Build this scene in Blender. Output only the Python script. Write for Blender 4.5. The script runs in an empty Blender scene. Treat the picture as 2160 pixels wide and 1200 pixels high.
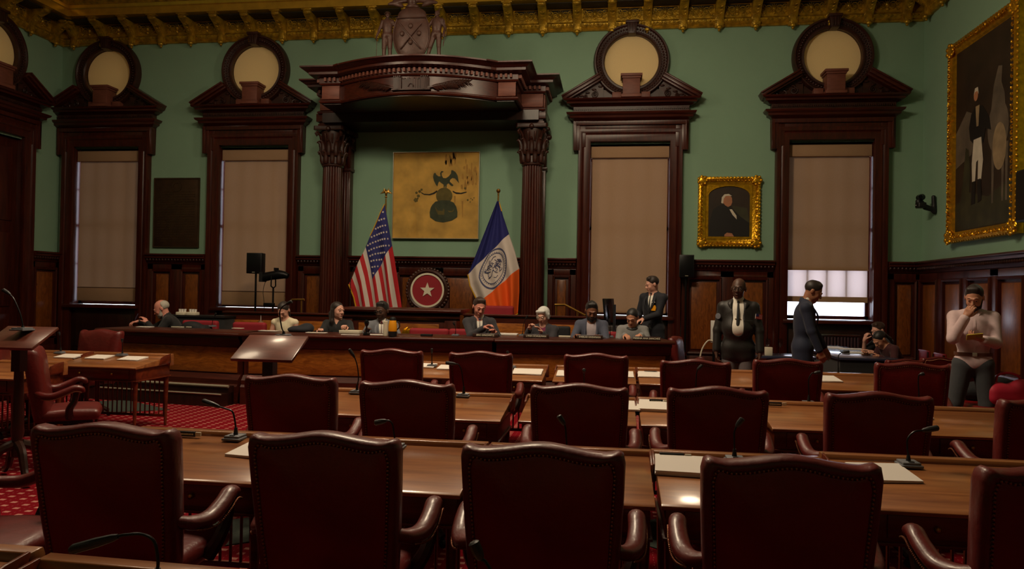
WORLD=6.0; EXPO=0.0
LAMPS=[('ceiling_lamp',-2.0,6.8,7.4,1.6,410),('ceiling_lamp',-7.0,7.0,7.4,1.6,90),('chandelier',.1,10.2,6.35,.3,190),('chandelier',-5.5,9.8,6.5,.35,120)]
import bpy, bmesh, math, random
import numpy as np
from mathutils import Vector, Matrix, Euler
from mathutils.geometry import tessellate_polygon
random.seed(7)
PI=math.pi
COL=bpy.context.scene.collection
R=math.radians
# ------------------------------------------------------------------ camera
F=1574.0; CX,CY=1080.0,600.0; H=1.62
_V1=np.array([1294.,621.]); _s=0.0175
_d=np.array([_V1[0]-CX,_V1[1]-CY,F]); _Y=_d/np.linalg.norm(_d)
_x=-(-CX*_d[0]+(_V1[1]-_s*_V1[0]-CY)*_d[1]+F*F)/(_d[0]+_s*_d[1])
_v=np.array([_x-CX,_V1[1]+_s*(_x-_V1[0])-CY,F]); _X=-_v/np.linalg.norm(_v)
_D=np.cross(_Y,_X)
if _D[1]<0:_D=-_D
_M=np.stack([_X,_Y,-_D],1)      # room -> camera (right, down, forward)
_C=np.array([0,0,H])
def ray(px,py): return _M.T@np.array([px-CX,py-CY,F])
def aty(px,py,Y):
    r=ray(px,py); return _C+r*(Y/r[1])
def atz(px,py,Z):
    r=ray(px,py); return _C+r*((Z-H)/r[2])
def atx(px,py,X):
    r=ray(px,py); return _C+r*(X/r[0])
cam=bpy.data.cameras.new('camera'); camo=bpy.data.objects.new('camera',cam); COL.objects.link(camo)
cam.sensor_width=36; cam.lens=36*F/2160; cam.clip_start=.05; cam.clip_end=200
m=Matrix.Identity(4)
for i in range(3):
    m[i][0]=_M[0][i]; m[i][1]=-_M[1][i]; m[i][2]=-_M[2][i]
m[2][3]=H
camo.matrix_world=m
bpy.context.scene.camera=camo
# ------------------------------------------------------------------ materials
MATS={}
def newmat(n):
    m=bpy.data.materials.new(n); m.use_nodes=True; nt=m.node_tree
    return m,nt,nt.nodes['Principled BSDF']
def N(nt,t,**k):
    n=nt.nodes.new(t)
    for a,b in k.items():
        if a.startswith('i_'): n.inputs[a[2:].replace('_',' ')].default_value=b
        else: setattr(n,a,b)
    return n
def srgb(r,g,b):
    f=lambda c:(c/255/12.92 if c/255<=.04045 else ((c/255+.055)/1.055)**2.4)
    return (f(r),f(g),f(b),1)
def plain(n,col,rough=.6,metal=0,bump=0,bscale=60,var=.0,vscale=6,spec=.5,sheen=0,coat=0):
    m,nt,b=newmat(n); b.inputs['Base Color'].default_value=col
    b.inputs['Roughness'].default_value=rough; b.inputs['Metallic'].default_value=metal
    b.inputs['Specular IOR Level'].default_value=spec
    if sheen: b.inputs['Sheen Weight'].default_value=sheen
    if coat: b.inputs['Coat Weight'].default_value=coat; b.inputs['Coat Roughness'].default_value=.15
    tc=N(nt,'ShaderNodeTexCoord')
    if var:
        no=N(nt,'ShaderNodeTexNoise'); no.inputs['Scale'].default_value=vscale; no.inputs['Detail'].default_value=5
        nt.links.new(tc.outputs['Object'],no.inputs['Vector'])
        mr=N(nt,'ShaderNodeMapRange'); mr.inputs['From Min'].default_value=.3; mr.inputs['From Max'].default_value=.7
        mr.inputs['To Min'].default_value=1-var; mr.inputs['To Max'].default_value=1+var
        nt.links.new(no.outputs['Fac'],mr.inputs['Value'])
        hs=N(nt,'ShaderNodeHueSaturation'); hs.inputs['Color'].default_value=col
        nt.links.new(mr.outputs['Result'],hs.inputs['Value']); nt.links.new(hs.outputs['Color'],b.inputs['Base Color'])
    if bump:
        no=N(nt,'ShaderNodeTexNoise'); no.inputs['Scale'].default_value=bscale; no.inputs['Detail'].default_value=4
        nt.links.new(tc.outputs['Object'],no.inputs['Vector'])
        bp=N(nt,'ShaderNodeBump'); bp.inputs['Strength'].default_value=bump; bp.inputs['Distance'].default_value=.01
        nt.links.new(no.outputs['Fac'],bp.inputs['Height']); nt.links.new(bp.outputs['Normal'],b.inputs['Normal'])
    MATS[n]=m; return m
def wood(n,c1,c2,rough=.3,sc=(14,14,1.2),coat=0,bump=.08,burl=False):
    m,nt,b=newmat(n); tc=N(nt,'ShaderNodeTexCoord'); mp=N(nt,'ShaderNodeMapping'); mp.inputs['Scale'].default_value=sc
    nt.links.new(tc.outputs['Object'],mp.inputs['Vector'])
    no=N(nt,'ShaderNodeTexNoise'); no.inputs['Scale'].default_value=1.6 if not burl else 3.2; no.inputs['Detail'].default_value=9
    no.inputs['Roughness'].default_value=.62; no.inputs['Distortion'].default_value=.5 if not burl else 2.2
    nt.links.new(mp.outputs['Vector'],no.inputs['Vector'])
    r=N(nt,'ShaderNodeValToRGB'); r.color_ramp.elements[0].position=.3; r.color_ramp.elements[1].position=.72
    r.color_ramp.elements[0].color=c1; r.color_ramp.elements[1].color=c2
    nt.links.new(no.outputs['Fac'],r.inputs['Fac']); nt.links.new(r.outputs['Color'],b.inputs['Base Color'])
    b.inputs['Roughness'].default_value=rough
    if coat: b.inputs['Coat Weight'].default_value=coat; b.inputs['Coat Roughness'].default_value=.12
    bp=N(nt,'ShaderNodeBump'); bp.inputs['Strength'].default_value=bump; bp.inputs['Distance'].default_value=.005
    nt.links.new(no.outputs['Fac'],bp.inputs['Height']); nt.links.new(bp.outputs['Normal'],b.inputs['Normal'])
    MATS[n]=m; return m
wood('mahogany',srgb(44,11,5),srgb(82,30,15),.34)
wood('mahogany_h',srgb(44,11,5),srgb(82,30,15),.34,sc=(1.2,14,14))
wood('carved',srgb(38,17,10),srgb(66,30,19),.42,sc=(6,6,6),bump=.3)
wood('burl',srgb(84,40,11),srgb(146,82,30),.32,sc=(5,5,1.1),burl=True)
wood('burl_h',srgb(110,56,15),srgb(178,106,40),.32,sc=(1.0,5,4),burl=True)
wood('desktop',srgb(112,62,34),srgb(172,112,64),.30,sc=(.9,9,9),coat=.5,bump=.02)
wood('deskwood',srgb(70,26,14),srgb(120,50,26),.3,sc=(1.2,10,10),coat=.1,bump=.04)
wood('lecternwood',srgb(74,36,28),srgb(112,62,50),.28,sc=(2,9,9),coat=.3,bump=.04)
wood('pierwood',srgb(96,50,38),srgb(128,74,58),.55,sc=(2,9,9),bump=.04)
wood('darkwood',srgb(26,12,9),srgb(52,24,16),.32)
plain('wallpaint',srgb(134,168,142),.75,bump=.12,bscale=35,var=.03,vscale=1.2,spec=.3)
plain('coffer_shade',srgb(34,24,10),.6)  # dark tone painted in for the shade in the cornice recesses
plain('gold',srgb(176,140,36),.36,metal=.55,bump=1,bscale=26,var=.5,vscale=9)
plain('gold_smooth',srgb(206,166,56),.3,metal=.6,var=.15,vscale=5)
plain('gilt',srgb(215,160,30),.3,metal=.8,bump=.55,bscale=30,var=.25,vscale=14)
plain('brass',srgb(170,130,60),.32,metal=.9)
plain('ceilingpaint',srgb(205,192,188),.8,bump=.3,bscale=8,var=.2,vscale=3)
plain('leather',srgb(112,4,6),.42,bump=.14,bscale=70,var=.16,vscale=7,coat=.12)
plain('leather_top',srgb(92,21,18),.42,bump=.22,bscale=40,var=.22,vscale=9,coat=.15)
plain('nail',srgb(150,95,70),.35,metal=.9)
plain('bronze',srgb(72,52,32),.45,metal=.5,bump=.3,bscale=40,var=.2)
plain('statue',srgb(82,54,44),.42,bump=.35,bscale=22,var=.2,vscale=9,metal=.15)
plain('black',srgb(18,18,20),.5)
plain('black_gloss',srgb(14,14,16),.2)
plain('black_metal',srgb(28,28,30),.35,metal=.6)
plain('chrome',srgb(190,190,195),.2,metal=1)
plain('silver',srgb(176,168,148),.35,metal=.4)
plain('paper',srgb(222,214,206),.8,bump=.05)
plain('white',srgb(215,212,206),.6)
plain('whitemark',srgb(220,214,190),.7)
plain('card',srgb(210,202,180),.7)
plain('redfabric',srgb(140,20,34),.75,bump=.1,var=.08)
plain('flagwhite',srgb(208,196,188),.8,bump=.1,bscale=120,sheen=.2)
plain('flagred',srgb(180,24,34),.8,bump=.1,bscale=120)
plain('flagblue',srgb(36,38,104),.8,bump=.1,bscale=120)
plain('cityblue',srgb(28,32,104),.8,bump=.1,bscale=120)
plain('cityorange',srgb(232,92,14),.8,bump=.1,bscale=120)
plain('sealblue',srgb(70,74,110),.8)
plain('fringe',srgb(210,160,30),.6,metal=.2)
plain('canvasgold',srgb(226,178,84),.7,var=.25,vscale=3.2,bump=.1)
plain('stain',srgb(196,146,66),.7,var=.1)
plain('inkgreen',srgb(70,76,56),.8,var=.3,vscale=8)
plain('inkolive',srgb(112,98,48),.8,var=.25,vscale=9)
plain('inkdark',srgb(44,36,30),.8)
plain('greentable',srgb(44,50,72),.28,coat=1)
plain('mat_green',srgb(46,54,46),.95,var=.35,vscale=60)
plain('paint_bg',srgb(46,32,20),.55,var=.4,vscale=2.5)
plain('paint_dark',srgb(20,16,14),.55,var=.2)
plain('paint_skin',srgb(176,118,84),.6,var=.1)
plain('paint_white',srgb(206,196,176),.6,var=.1)
plain('paint_cloth',srgb(150,128,96),.6,var=.3,vscale=4)
plain('paint_grey',srgb(96,84,70),.6,var=.35,vscale=3)
plain('paint_green',srgb(54,52,30),.6,var=.4,vscale=3)
plain('radiator',srgb(60,36,44),.4)
plain('yellow',srgb(226,150,20),.4)
plain('plasticgrey',srgb(110,112,118),.5)
plain('cup',srgb(170,140,110),.5)
plain('coatblack',srgb(22,22,26),.8,bump=.3,bscale=60)
plain('bagpink',srgb(190,32,60),.6,bump=.2,bscale=12,var=.1)
plain('phone',srgb(190,170,60),.4)
for n,c in dict(skin_pale=(214,160,140),skin_pink=(208,140,122),skin_tan=(196,138,110),skin_brown=(128,82,60),skin_dark=(82,54,42),skin_mid=(160,106,78)).items():
    plain(n,srgb(*c),.5,var=.06,vscale=20,bump=.04,bscale=90)
for n,c,ro in [('navy',(17,19,30),.8),('navyblue',(27,33,56),.8),('greysuit',(112,114,122),.85),('charcoal',(48,46,52),.85),('slate',(72,76,94),.85),('greyknit',(128,128,128),.9),
   ('cream',(226,214,184),.85),('blackcloth',(24,24,26),.85),('leatherjacket',(24,18,15),.5),('shirtwhite',(232,226,214),.8),('shirtpink',(214,188,190),.8),('shirtlilac',(184,172,180),.85),
   ('tiered',(96,24,34),.7),('tieblue',(60,58,92),.7),('tieblack',(20,20,24),.7),('plum',(110,24,64),.8),('trousergrey',(104,96,98),.85),('trouserdark',(62,64,68),.9),('denim',(40,44,60),.9),
   ('hair_black',(20,16,15),.5),('hair_brown',(52,32,22),.5),('hair_grey',(168,162,150),.6),('hair_white',(206,206,202),.6),('hair_dark',(34,22,18),.5),('maroon',(60,16,20),.85),('belt',(92,50,28),.5)]:
    plain(n,srgb(*c),ro,bump=.12,bscale=110,var=.06,vscale=30,sheen=.1)
plain('eyewhite',srgb(170,150,140),.3); plain('eye',srgb(20,14,12),.2); plain('lips',srgb(150,72,66),.5)
def shade_mat(n,col,tr):
    m,nt,b=newmat(n); out=nt.nodes['Material Output']; nt.nodes.remove(b)
    d=N(nt,'ShaderNodeBsdfDiffuse'); t=N(nt,'ShaderNodeBsdfTranslucent'); mx=N(nt,'ShaderNodeMixShader')
    tc=N(nt,'ShaderNodeTexCoord'); w=N(nt,'ShaderNodeTexNoise'); w.inputs['Scale'].default_value=90
    nt.links.new(tc.outputs['Object'],w.inputs['Vector'])
    hs=N(nt,'ShaderNodeHueSaturation'); hs.inputs['Color'].default_value=col
    mr=N(nt,'ShaderNodeMapRange'); mr.inputs['To Min'].default_value=.88; mr.inputs['To Max'].default_value=1.1
    nt.links.new(w.outputs['Fac'],mr.inputs['Value']); nt.links.new(mr.outputs['Result'],hs.inputs['Value'])
    nt.links.new(hs.outputs['Color'],d.inputs['Color']); t.inputs['Color'].default_value=col
    mx.inputs['Fac'].default_value=tr
    nt.links.new(d.outputs[0],mx.inputs[1]); nt.links.new(t.outputs[0],mx.inputs[2]); nt.links.new(mx.outputs[0],out.inputs[0])
    MATS[n]=m
shade_mat('blind',srgb(170,138,108),.025)
shade_mat('blind_thin',srgb(236,214,206),.26)
shade_mat('oculus',srgb(235,212,160),.11)
def glass(n,col,rough=0):
    m,nt,b=newmat(n); out=nt.nodes['Material Output']; nt.nodes.remove(b)
    t=N(nt,'ShaderNodeBsdfTransparent'); g=N(nt,'ShaderNodeBsdfGlossy'); mx=N(nt,'ShaderNodeMixShader'); g.inputs['Roughness'].default_value=.03
    t.inputs['Color'].default_value=col; mx.inputs['Fac'].default_value=.06
    nt.links.new(t.outputs[0],mx.inputs[1]); nt.links.new(g.outputs[0],mx.inputs[2]); nt.links.new(mx.outputs[0],out.inputs[0]); MATS[n]=m
glass('windowglass',(.95,.97,1,1)); glass('clearglass',(.8,.8,.8,1)); glass('acrylic',(.97,.97,.97,1))
def carpet():
    m,nt,b=newmat('carpet'); tc=N(nt,'ShaderNodeTexCoord'); L=nt.links.new
    sp=N(nt,'ShaderNodeSeparateXYZ'); L(tc.outputs['Object'],sp.inputs[0])
    def M_(op,a,b_=None,c=None):
        n=N(nt,'ShaderNodeMath',operation=op)
        for i,x in enumerate([a,b_,c]):
            if x is None: continue
            if isinstance(x,(int,float)): n.inputs[i].default_value=x
            else: L(x,n.inputs[i])
        return n.outputs[0]
    X,Y=sp.outputs[0],sp.outputs[1]
    u=M_('DIVIDE',X,.135); fu=M_('FRACT',u); iu=M_('FLOOR',u)
    v=M_('ADD',M_('DIVIDE',Y,.088),M_('MULTIPLY',iu,.5)); fv=M_('FRACT',v)
    du=M_('LESS_THAN',M_('ABSOLUTE',M_('SUBTRACT',fu,.5)),.17); dv=M_('LESS_THAN',M_('ABSOLUTE',M_('SUBTRACT',fv,.5)),.2)
    dash=M_('MULTIPLY',du,dv)
    # tiny dots between the dashes
    du2=M_('GREATER_THAN',M_('ABSOLUTE',M_('SUBTRACT',fu,.5)),.47)
    dv2=M_('LESS_THAN',M_('ABSOLUTE',M_('SUBTRACT',fv,.5)),.1)
    dot=M_('MULTIPLY',M_('MULTIPLY',du2,dv2),.45)
    fac=M_('MAXIMUM',dash,dot)
    no=N(nt,'ShaderNodeTexNoise'); no.inputs['Scale'].default_value=180; L(tc.outputs['Object'],no.inputs['Vector'])
    no2=N(nt,'ShaderNodeTexNoise'); no2.inputs['Scale'].default_value=1.5; L(tc.outputs['Object'],no2.inputs['Vector'])
    mx=N(nt,'ShaderNodeMix',data_type='RGBA'); mx.inputs[6].default_value=srgb(112,3,18); mx.inputs[7].default_value=srgb(172,116,104)
    L(fac,mx.inputs[0])
    mr=N(nt,'ShaderNodeMapRange'); mr.inputs['To Min'].default_value=.7; mr.inputs['To Max'].default_value=1.25
    L(M_('MULTIPLY',M_('ADD',no.outputs['Fac'],no2.outputs['Fac']),.5),mr.inputs['Value'])
    hs=N(nt,'ShaderNodeHueSaturation'); L(mx.outputs[2],hs.inputs['Color']); L(mr.outputs['Result'],hs.inputs['Value'])
    L(hs.outputs['Color'],b.inputs['Base Color']); b.inputs['Roughness'].default_value=.95; b.inputs['Specular IOR Level'].default_value=.1
    bp=N(nt,'ShaderNodeBump'); bp.inputs['Strength'].default_value=.4; bp.inputs['Distance'].default_value=.004
    L(no.outputs['Fac'],bp.inputs['Height']); L(bp.outputs['Normal'],b.inputs['Normal']); MATS['carpet']=m
carpet()
# ------------------------------------------------------------------ mesh builder
WALLM=Matrix(((1,0,0,0),(0,0,-1,0),(0,1,0,0),(0,0,0,1)))   # local x,y,z -> X, -Y(depth), Z(up)
def T(x,y,z): return Matrix.Translation((x,y,z))
def RZ(a): return Matrix.Rotation(a,4,'Z')
def RX(a): return Matrix.Rotation(a,4,'X')
def RY(a): return Matrix.Rotation(a,4,'Y')
def V3(p): return Vector((float(p[0]),float(p[1]),float(p[2])))
class MB:
    def __init__(s): s.v=[]; s.f=[]
    def add(s,vs,fs,M=None):
        o=len(s.v)
        if M is not None: vs=[M@Vector(p) for p in vs]
        s.v.extend([tuple(p) for p in vs]); s.f.extend([tuple(i+o for i in f) for f in fs]); return s
    def box(s,x0,x1,y0,y1,z0,z1,M=None):
        vs=[(x0,y0,z0),(x1,y0,z0),(x1,y1,z0),(x0,y1,z0),(x0,y0,z1),(x1,y0,z1),(x1,y1,z1),(x0,y1,z1)]
        return s.add(vs,[(0,3,2,1),(4,5,6,7),(0,1,5,4),(1,2,6,5),(2,3,7,6),(3,0,4,7)],M)
    def cbox(s,c,sz,M=None):
        return s.box(c[0]-sz[0]/2,c[0]+sz[0]/2,c[1]-sz[1]/2,c[1]+sz[1]/2,c[2]-sz[2]/2,c[2]+sz[2]/2,M)
    def tube(s,pts,r,n=10,M=None,flat=1.0,caps=True):
        pts=[Vector(p) for p in pts]; k=len(pts)
        if not hasattr(r,'__len__'): r=[r]*k
        t0=(pts[1]-pts[0]).normalized(); up=Vector((0,0,1)) if abs(t0.z)<.9 else Vector((1,0,0))
        nrm=(up-t0*up.dot(t0)).normalized(); rings=[]
        for i in range(k):
            t=((pts[min(i+1,k-1)]-pts[i]).normalized()+(pts[i]-pts[max(i-1,0)]).normalized())
            t=t.normalized() if t.length>1e-6 else t0
            nrm=(nrm-t*nrm.dot(t)).normalized(); b=t.cross(nrm)
            rings.append([pts[i]+nrm*(math.cos(2*PI*j/n)*r[i]*flat)+b*(math.sin(2*PI*j/n)*r[i]) for j in range(n)])
        vs=[p for rg in rings for p in rg]; fs=[]
        for i in range(k-1):
            for j in range(n): fs.append((i*n+j,i*n+(j+1)%n,(i+1)*n+(j+1)%n,(i+1)*n+j))
        if caps: fs.append(tuple(range(n-1,-1,-1))); fs.append(tuple((k-1)*n+j for j in range(n)))
        return s.add(vs,fs,M)
    def cyl(s,p0,p1,r0,r1=None,n=16,M=None): return s.tube([p0,p1],[r0,r1 if r1 is not None else r0],n,M)
    def lathe(s,prof,n=24,M=None,a0=0,a1=2*PI,flute=0,fd=0,ring=False):
        if ring: prof=list(prof)+[prof[0]]
        full=abs(a1-a0-2*PI)<1e-6; k=n if full else n+1; vs=[]
        for (r,z) in prof:
            for j in range(k):
                a=a0+(a1-a0)*j/n; rr=r
                if flute: rr=r-fd*max(0,math.cos(a*flute))
                vs.append((rr*math.cos(a),rr*math.sin(a),z))
        fs=[]
        for i in range(len(prof)-1):
            for j in range(n): 
                j2=(j+1)%k
                fs.append((i*k+j,i*k+j2,(i+1)*k+j2,(i+1)*k+j))
        if prof[0][0]>1e-5 and full and not ring: fs.append(tuple(range(k-1,-1,-1)))
        if prof[-1][0]>1e-5 and full and not ring: fs.append(tuple((len(prof)-1)*k+j for j in range(k)))
        return s.add(vs,fs,M)
    def prism(s,poly,z0,z1,M=None):
        n=len(poly); vs=[(x,y,z0) for x,y in poly]+[(x,y,z1) for x,y in poly]
        fs=[(i,(i+1)%n,n+(i+1)%n,n+i) for i in range(n)]+[tuple(range(n-1,-1,-1)),tuple(range(n,2*n))]
        return s.add(vs,fs,M)
    def ell(s,c,r,nu=16,nv=10,M=None):
        vs=[];fs=[]
        for i in range(nv+1):
            ph=PI*i/nv
            for j in range(nu):
                a=2*PI*j/nu; vs.append((c[0]+r[0]*math.sin(ph)*math.cos(a),c[1]+r[1]*math.sin(ph)*math.sin(a),c[2]+r[2]*math.cos(ph)))
        for i in range(nv):
            for j in range(nu): fs.append((i*nu+j,(i+1)*nu+j,(i+1)*nu+(j+1)%nu,i*nu+(j+1)%nu))
        return s.add(vs,fs,M)
    def grid(s,fn,nu,nv,M=None,cu=False,cv=False):
        vs=[fn(i/nu,j/nv) for i in range(nu+(0 if cu else 1)) for j in range(nv+(0 if cv else 1))]
        ku=nu if cu else nu+1; kv=nv if cv else nv+1; fs=[]
        for i in range(nu):
            for j in range(nv):
                fs.append((i*kv+j,((i+1)%ku)*kv+j,((i+1)%ku)*kv+(j+1)%kv,i*kv+(j+1)%kv))
        return s.add(vs,fs,M)
    def sweep(s,prof,path,closed=False,M=None,caps=True):
        P=[Vector((p[0],p[1])) for p in path]; n=len(P); k=len(prof); vs=[]
        for i in range(n):
            if closed or 0<i<n-1:
                a=(P[i]-P[i-1]).normalized(); b=(P[(i+1)%n]-P[i]).normalized()
                na=Vector((a.y,-a.x)); nb=Vector((b.y,-b.x)); m_=(na+nb); 
                m_=m_/max(.2,m_.dot(na)) if m_.length>1e-6 else na
            elif i==0: b=(P[1]-P[0]).normalized(); m_=Vector((b.y,-b.x))
            else: a=(P[i]-P[i-1]).normalized(); m_=Vector((a.y,-a.x))
            for (q,z) in prof: vs.append((P[i].x+m_.x*q,P[i].y+m_.y*q,z))
        fs=[]
        for i in range(n if closed else n-1):
            i2=(i+1)%n
            for j in range(k):
                fs.append((i*k+j,i*k+(j+1)%k,i2*k+(j+1)%k,i2*k+j))
        if caps and not closed: fs.append(tuple(range(k-1,-1,-1))); fs.append(tuple((n-1)*k+j for j in range(k)))
        return s.add(vs,fs,M)
    def build(s,name,mat,parent=None,bevel=0,smooth=True,ang=35,seg=2,M=None,sub=0):
        me=bpy.data.meshes.new(name); me.from_pydata(s.v,[],s.f)
        bm=bmesh.new(); bm.from_mesh(me)
        bmesh.ops.remove_doubles(bm,verts=bm.verts,dist=1e-5)
        bmesh.ops.recalc_face_normals(bm,faces=bm.faces)
        if bevel:
            es=[e for e in bm.edges if len(e.link_faces)==2 and e.calc_face_angle(0)>R(28)]
            bmesh.ops.bevel(bm,geom=es,offset=bevel,segments=seg,profile=.5,affect='EDGES',clamp_overlap=True)
        bm.to_mesh(me); bm.free()
        if smooth:
            me.polygons.foreach_set('use_smooth',[True]*len(me.polygons)); me.set_sharp_from_angle(angle=R(ang))
        return link(me,name,mat,parent,M)
def link(me,name,mat,parent=None,M=None):
    ms=mat if isinstance(mat,(list,tuple)) else [mat]
    for q in ms: me.materials.append(MATS[q] if isinstance(q,str) else q)
    o=bpy.data.objects.new(name,me); COL.objects.link(o)
    if parent is not None: o.parent=parent
    if M is not None: o.matrix_local=M
    return o
def tag(o,label=None,cat=None,group=None,kind=None):
    if label: o['label']=label
    if cat: o['category']=cat
    if group: o['group']=group
    if kind: o['kind']=kind
    return o
def thing(name,label,cat,loc=(0,0,0),rz=0,group=None,kind=None):
    o=bpy.data.objects.new(name,None); COL.objects.link(o); o.empty_display_size=.1
    o.location=[float(q) for q in loc]; o.rotation_euler=(0,0,rz); return tag(o,label,cat,group,kind)
def kids(o): return [c for c in bpy.data.objects if c.parent==o]
def dup(root,loc,rz,label=None,group=None,scale=None):
    def rec(o,par):
        c=o.copy(); COL.objects.link(c)
        if par is not None:
            c.parent=par
        for ch in list(CH.get(o.name,[])) or kids(o): rec(ch,c)
        return c
    c=rec(root,None); c.location=[float(q) for q in loc]; c.rotation_euler=(0,0,rz)
    if scale: c.scale=scale
    if label: c['label']=label
    if group: c['group']=group
    return c
CH={}
def text(s,size,mat,parent,M,name='lettering',ext=.0008,align='CENTER'):
    cu=bpy.data.curves.new(name,'FONT'); cu.body=s; cu.size=size; cu.extrude=ext; cu.align_x=align; cu.align_y='CENTER'; cu.resolution_u=2
    o=bpy.data.objects.new(name,cu); COL.objects.link(o); dg=bpy.context.evaluated_depsgraph_get()
    me=bpy.data.meshes.new_from_object(o.evaluated_get(dg)); bpy.data.objects.remove(o); 
    me.materials.clear()
    return link(me,name,mat,parent,M)
# ------------------------------------------------------------------ implicit surfaces (smooth organic shapes)
class SDF:
    def __init__(s): s.p=[]
    def cap(s,a,b,r0,r1=None,k=.02,sub=False):
        s.p.append(('c',np.array(a,float),np.array(b,float),r0,r1 if r1 is not None else r0,k,sub)); return s
    def ell(s,c,r,Rm=None,k=.02,sub=False):
        s.p.append(('e',np.array(c,float),np.array(r,float),np.eye(3) if Rm is None else np.array(Rm,float),0,k,sub)); return s
    def box(s,c,h,Rm=None,rd=.01,k=.01,sub=False):
        s.p.append(('b',np.array(c,float),np.array(h,float),np.eye(3) if Rm is None else np.array(Rm,float),rd,k,sub)); return s
    def xf(s,M):
        """transform by a similarity 4x4 matrix"""
        A=np.array(M); R3=A[:3,:3]; sc=np.cbrt(np.linalg.det(R3)); Q=R3/sc; t=A[:3,3]; o=SDF()
        for p in s.p:
            if p[0]=='c': o.p.append(('c',R3@p[1]+t,R3@p[2]+t,p[3]*sc,p[4]*sc,p[5]*sc,p[6]))
            else: o.p.append((p[0],R3@p[1]+t,p[2]*sc,Q@p[3],p[4]*sc,p[5]*sc,p[6]))
        return o
    def grow(s,d):
        o=SDF()
        for p in s.p:
            if p[0]=='c': o.p.append(p[:3]+(p[3]+d,p[4]+d)+p[5:])
            else: o.p.append(p[:2]+(p[2]+d,)+p[3:])
        return o
    def __add__(s,q): o=SDF(); o.p=s.p+q.p; return o
    def mesh(s,res):
        lo=np.array([1e9]*3); hi=-lo
        def bb(p):
            if p[0]=='c':
                r=max(p[3],p[4]); return np.minimum(p[1],p[2])-r, np.maximum(p[1],p[2])+r
            e=np.abs(p[3])@p[2]+(p[4] if p[0]=='b' else 0); return p[1]-e,p[1]+e
        for p in s.p:
            if p[6]: continue
            a,b=bb(p); lo=np.minimum(lo,a); hi=np.maximum(hi,b)
        lo=lo-3*res-.01; hi=hi+3*res+.01; n=np.ceil((hi-lo)/res).astype(int)+1
        D=np.full(n,.3,np.float32); ax=[lo[i]+res*np.arange(n[i]) for i in range(3)]
        for p in s.p:
            a,b=bb(p); pad=p[5]*1.2+2.5*res+.005
            i0=np.clip(((a-pad-lo)/res).astype(int),0,n-1); i1=np.clip(((b+pad-lo)/res).astype(int)+2,1,n)
            if (i1<=i0).any(): continue
            sl=tuple(slice(i0[i],i1[i]) for i in range(3))
            X=ax[0][sl[0]][:,None,None]; Y=ax[1][sl[1]][None,:,None]; Z=ax[2][sl[2]][None,None,:]
            if p[0]=='c':
                A,B=p[1],p[2]; d=B-A; dd=max(d@d,1e-12)
                t=np.clip(((X-A[0])*d[0]+(Y-A[1])*d[1]+(Z-A[2])*d[2])/dd,0,1)
                f=np.sqrt((X-A[0]-t*d[0])**2+(Y-A[1]-t*d[1])**2+(Z-A[2]-t*d[2])**2)-(p[3]+(p[4]-p[3])*t)
            else:
                Rm=p[3].T; q=[Rm[i,0]*(X-p[1][0])+Rm[i,1]*(Y-p[1][1])+Rm[i,2]*(Z-p[1][2]) for i in range(3)]
                if p[0]=='e':
                    k0=np.sqrt(sum((q[i]/p[2][i])**2 for i in range(3))); k1=np.sqrt(sum((q[i]/p[2][i]**2)**2 for i in range(3)))+1e-9
                    f=np.where(k0<.05,-min(p[2]),k0*(k0-1)/k1)
                else:
                    qq=[np.abs(q[i])-p[2][i]+p[4] for i in range(3)]
                    f=np.sqrt(sum(np.maximum(c,0)**2 for c in qq))+np.minimum(np.maximum(qq[0],np.maximum(qq[1],qq[2])),0)-p[4]
            k=max(p[5],1e-4); G=D[sl]
            if not p[6]:
                h=np.clip(.5+.5*(G-f)/k,0,1); D[sl]=G*(1-h)+f*h-k*h*(1-h)
            else:
                f=-f; h=np.clip(.5-.5*(G-f)/k,0,1); D[sl]=G*(1-h)+f*h+k*h*(1-h)
        S=D<0
        nx,ny,nz=D.shape; cnt=np.zeros((nx-1,ny-1,nz-1),np.int8)
        for a in (0,1):
            for b in (0,1):
                for c in (0,1): cnt+=S[a:nx-1+a,b:ny-1+b,c:nz-1+c]
        act=(cnt>0)&(cnt<8); idx=-np.ones(act.shape,np.int64); I=np.argwhere(act); idx[act]=np.arange(len(I))
        acc=np.zeros((len(I),3)); w=np.zeros(len(I)); ii=I.T
        cor=[(a,b,c) for a in (0,1) for b in (0,1) for c in (0,1)]
        for p0 in cor:
            for a in range(3):
                if p0[a]==0:
                    p1=list(p0); p1[a]=1
                    d0=D[ii[0]+p0[0],ii[1]+p0[1],ii[2]+p0[2]]; d1=D[ii[0]+p1[0],ii[1]+p1[1],ii[2]+p1[2]]
                    c=(d0<0)!=(d1<0); t=np.where(c,d0/np.where(c,d0-d1,1),0)
                    pos=np.tile(np.array(p0,float),(len(I),1)); pos[:,a]+=t
                    acc+=pos*c[:,None]; w+=c
        V=lo+(I+acc/np.maximum(w,1)[:,None])*res; Q=[]
        for a in range(3):
            u,v=(a+1)%3,(a+2)%3
            s0=[slice(1,-1)]*3; s0[a]=slice(0,-1); s1=[slice(1,-1)]*3; s1[a]=slice(1,None)
            A=S[tuple(s0)]; B=S[tuple(s1)]; E=np.argwhere(A!=B); flip=A[tuple(E.T)]
            off=np.ones(3,int); off[a]=0; E=E+off
            def g(du,dv):
                e=E.copy(); e[:,u]-=du; e[:,v]-=dv; e=np.minimum(e,np.array(idx.shape)-1); return idx[e[:,0],e[:,1],e[:,2]]
            q=np.stack([g(1,1),g(0,1),g(0,0),g(1,0)],1); q[~flip]=q[~flip][:,::-1]; Q.append(q)
        Q=np.concatenate(Q); Q=Q[(Q>=0).all(1)]
        return V,Q
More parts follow.
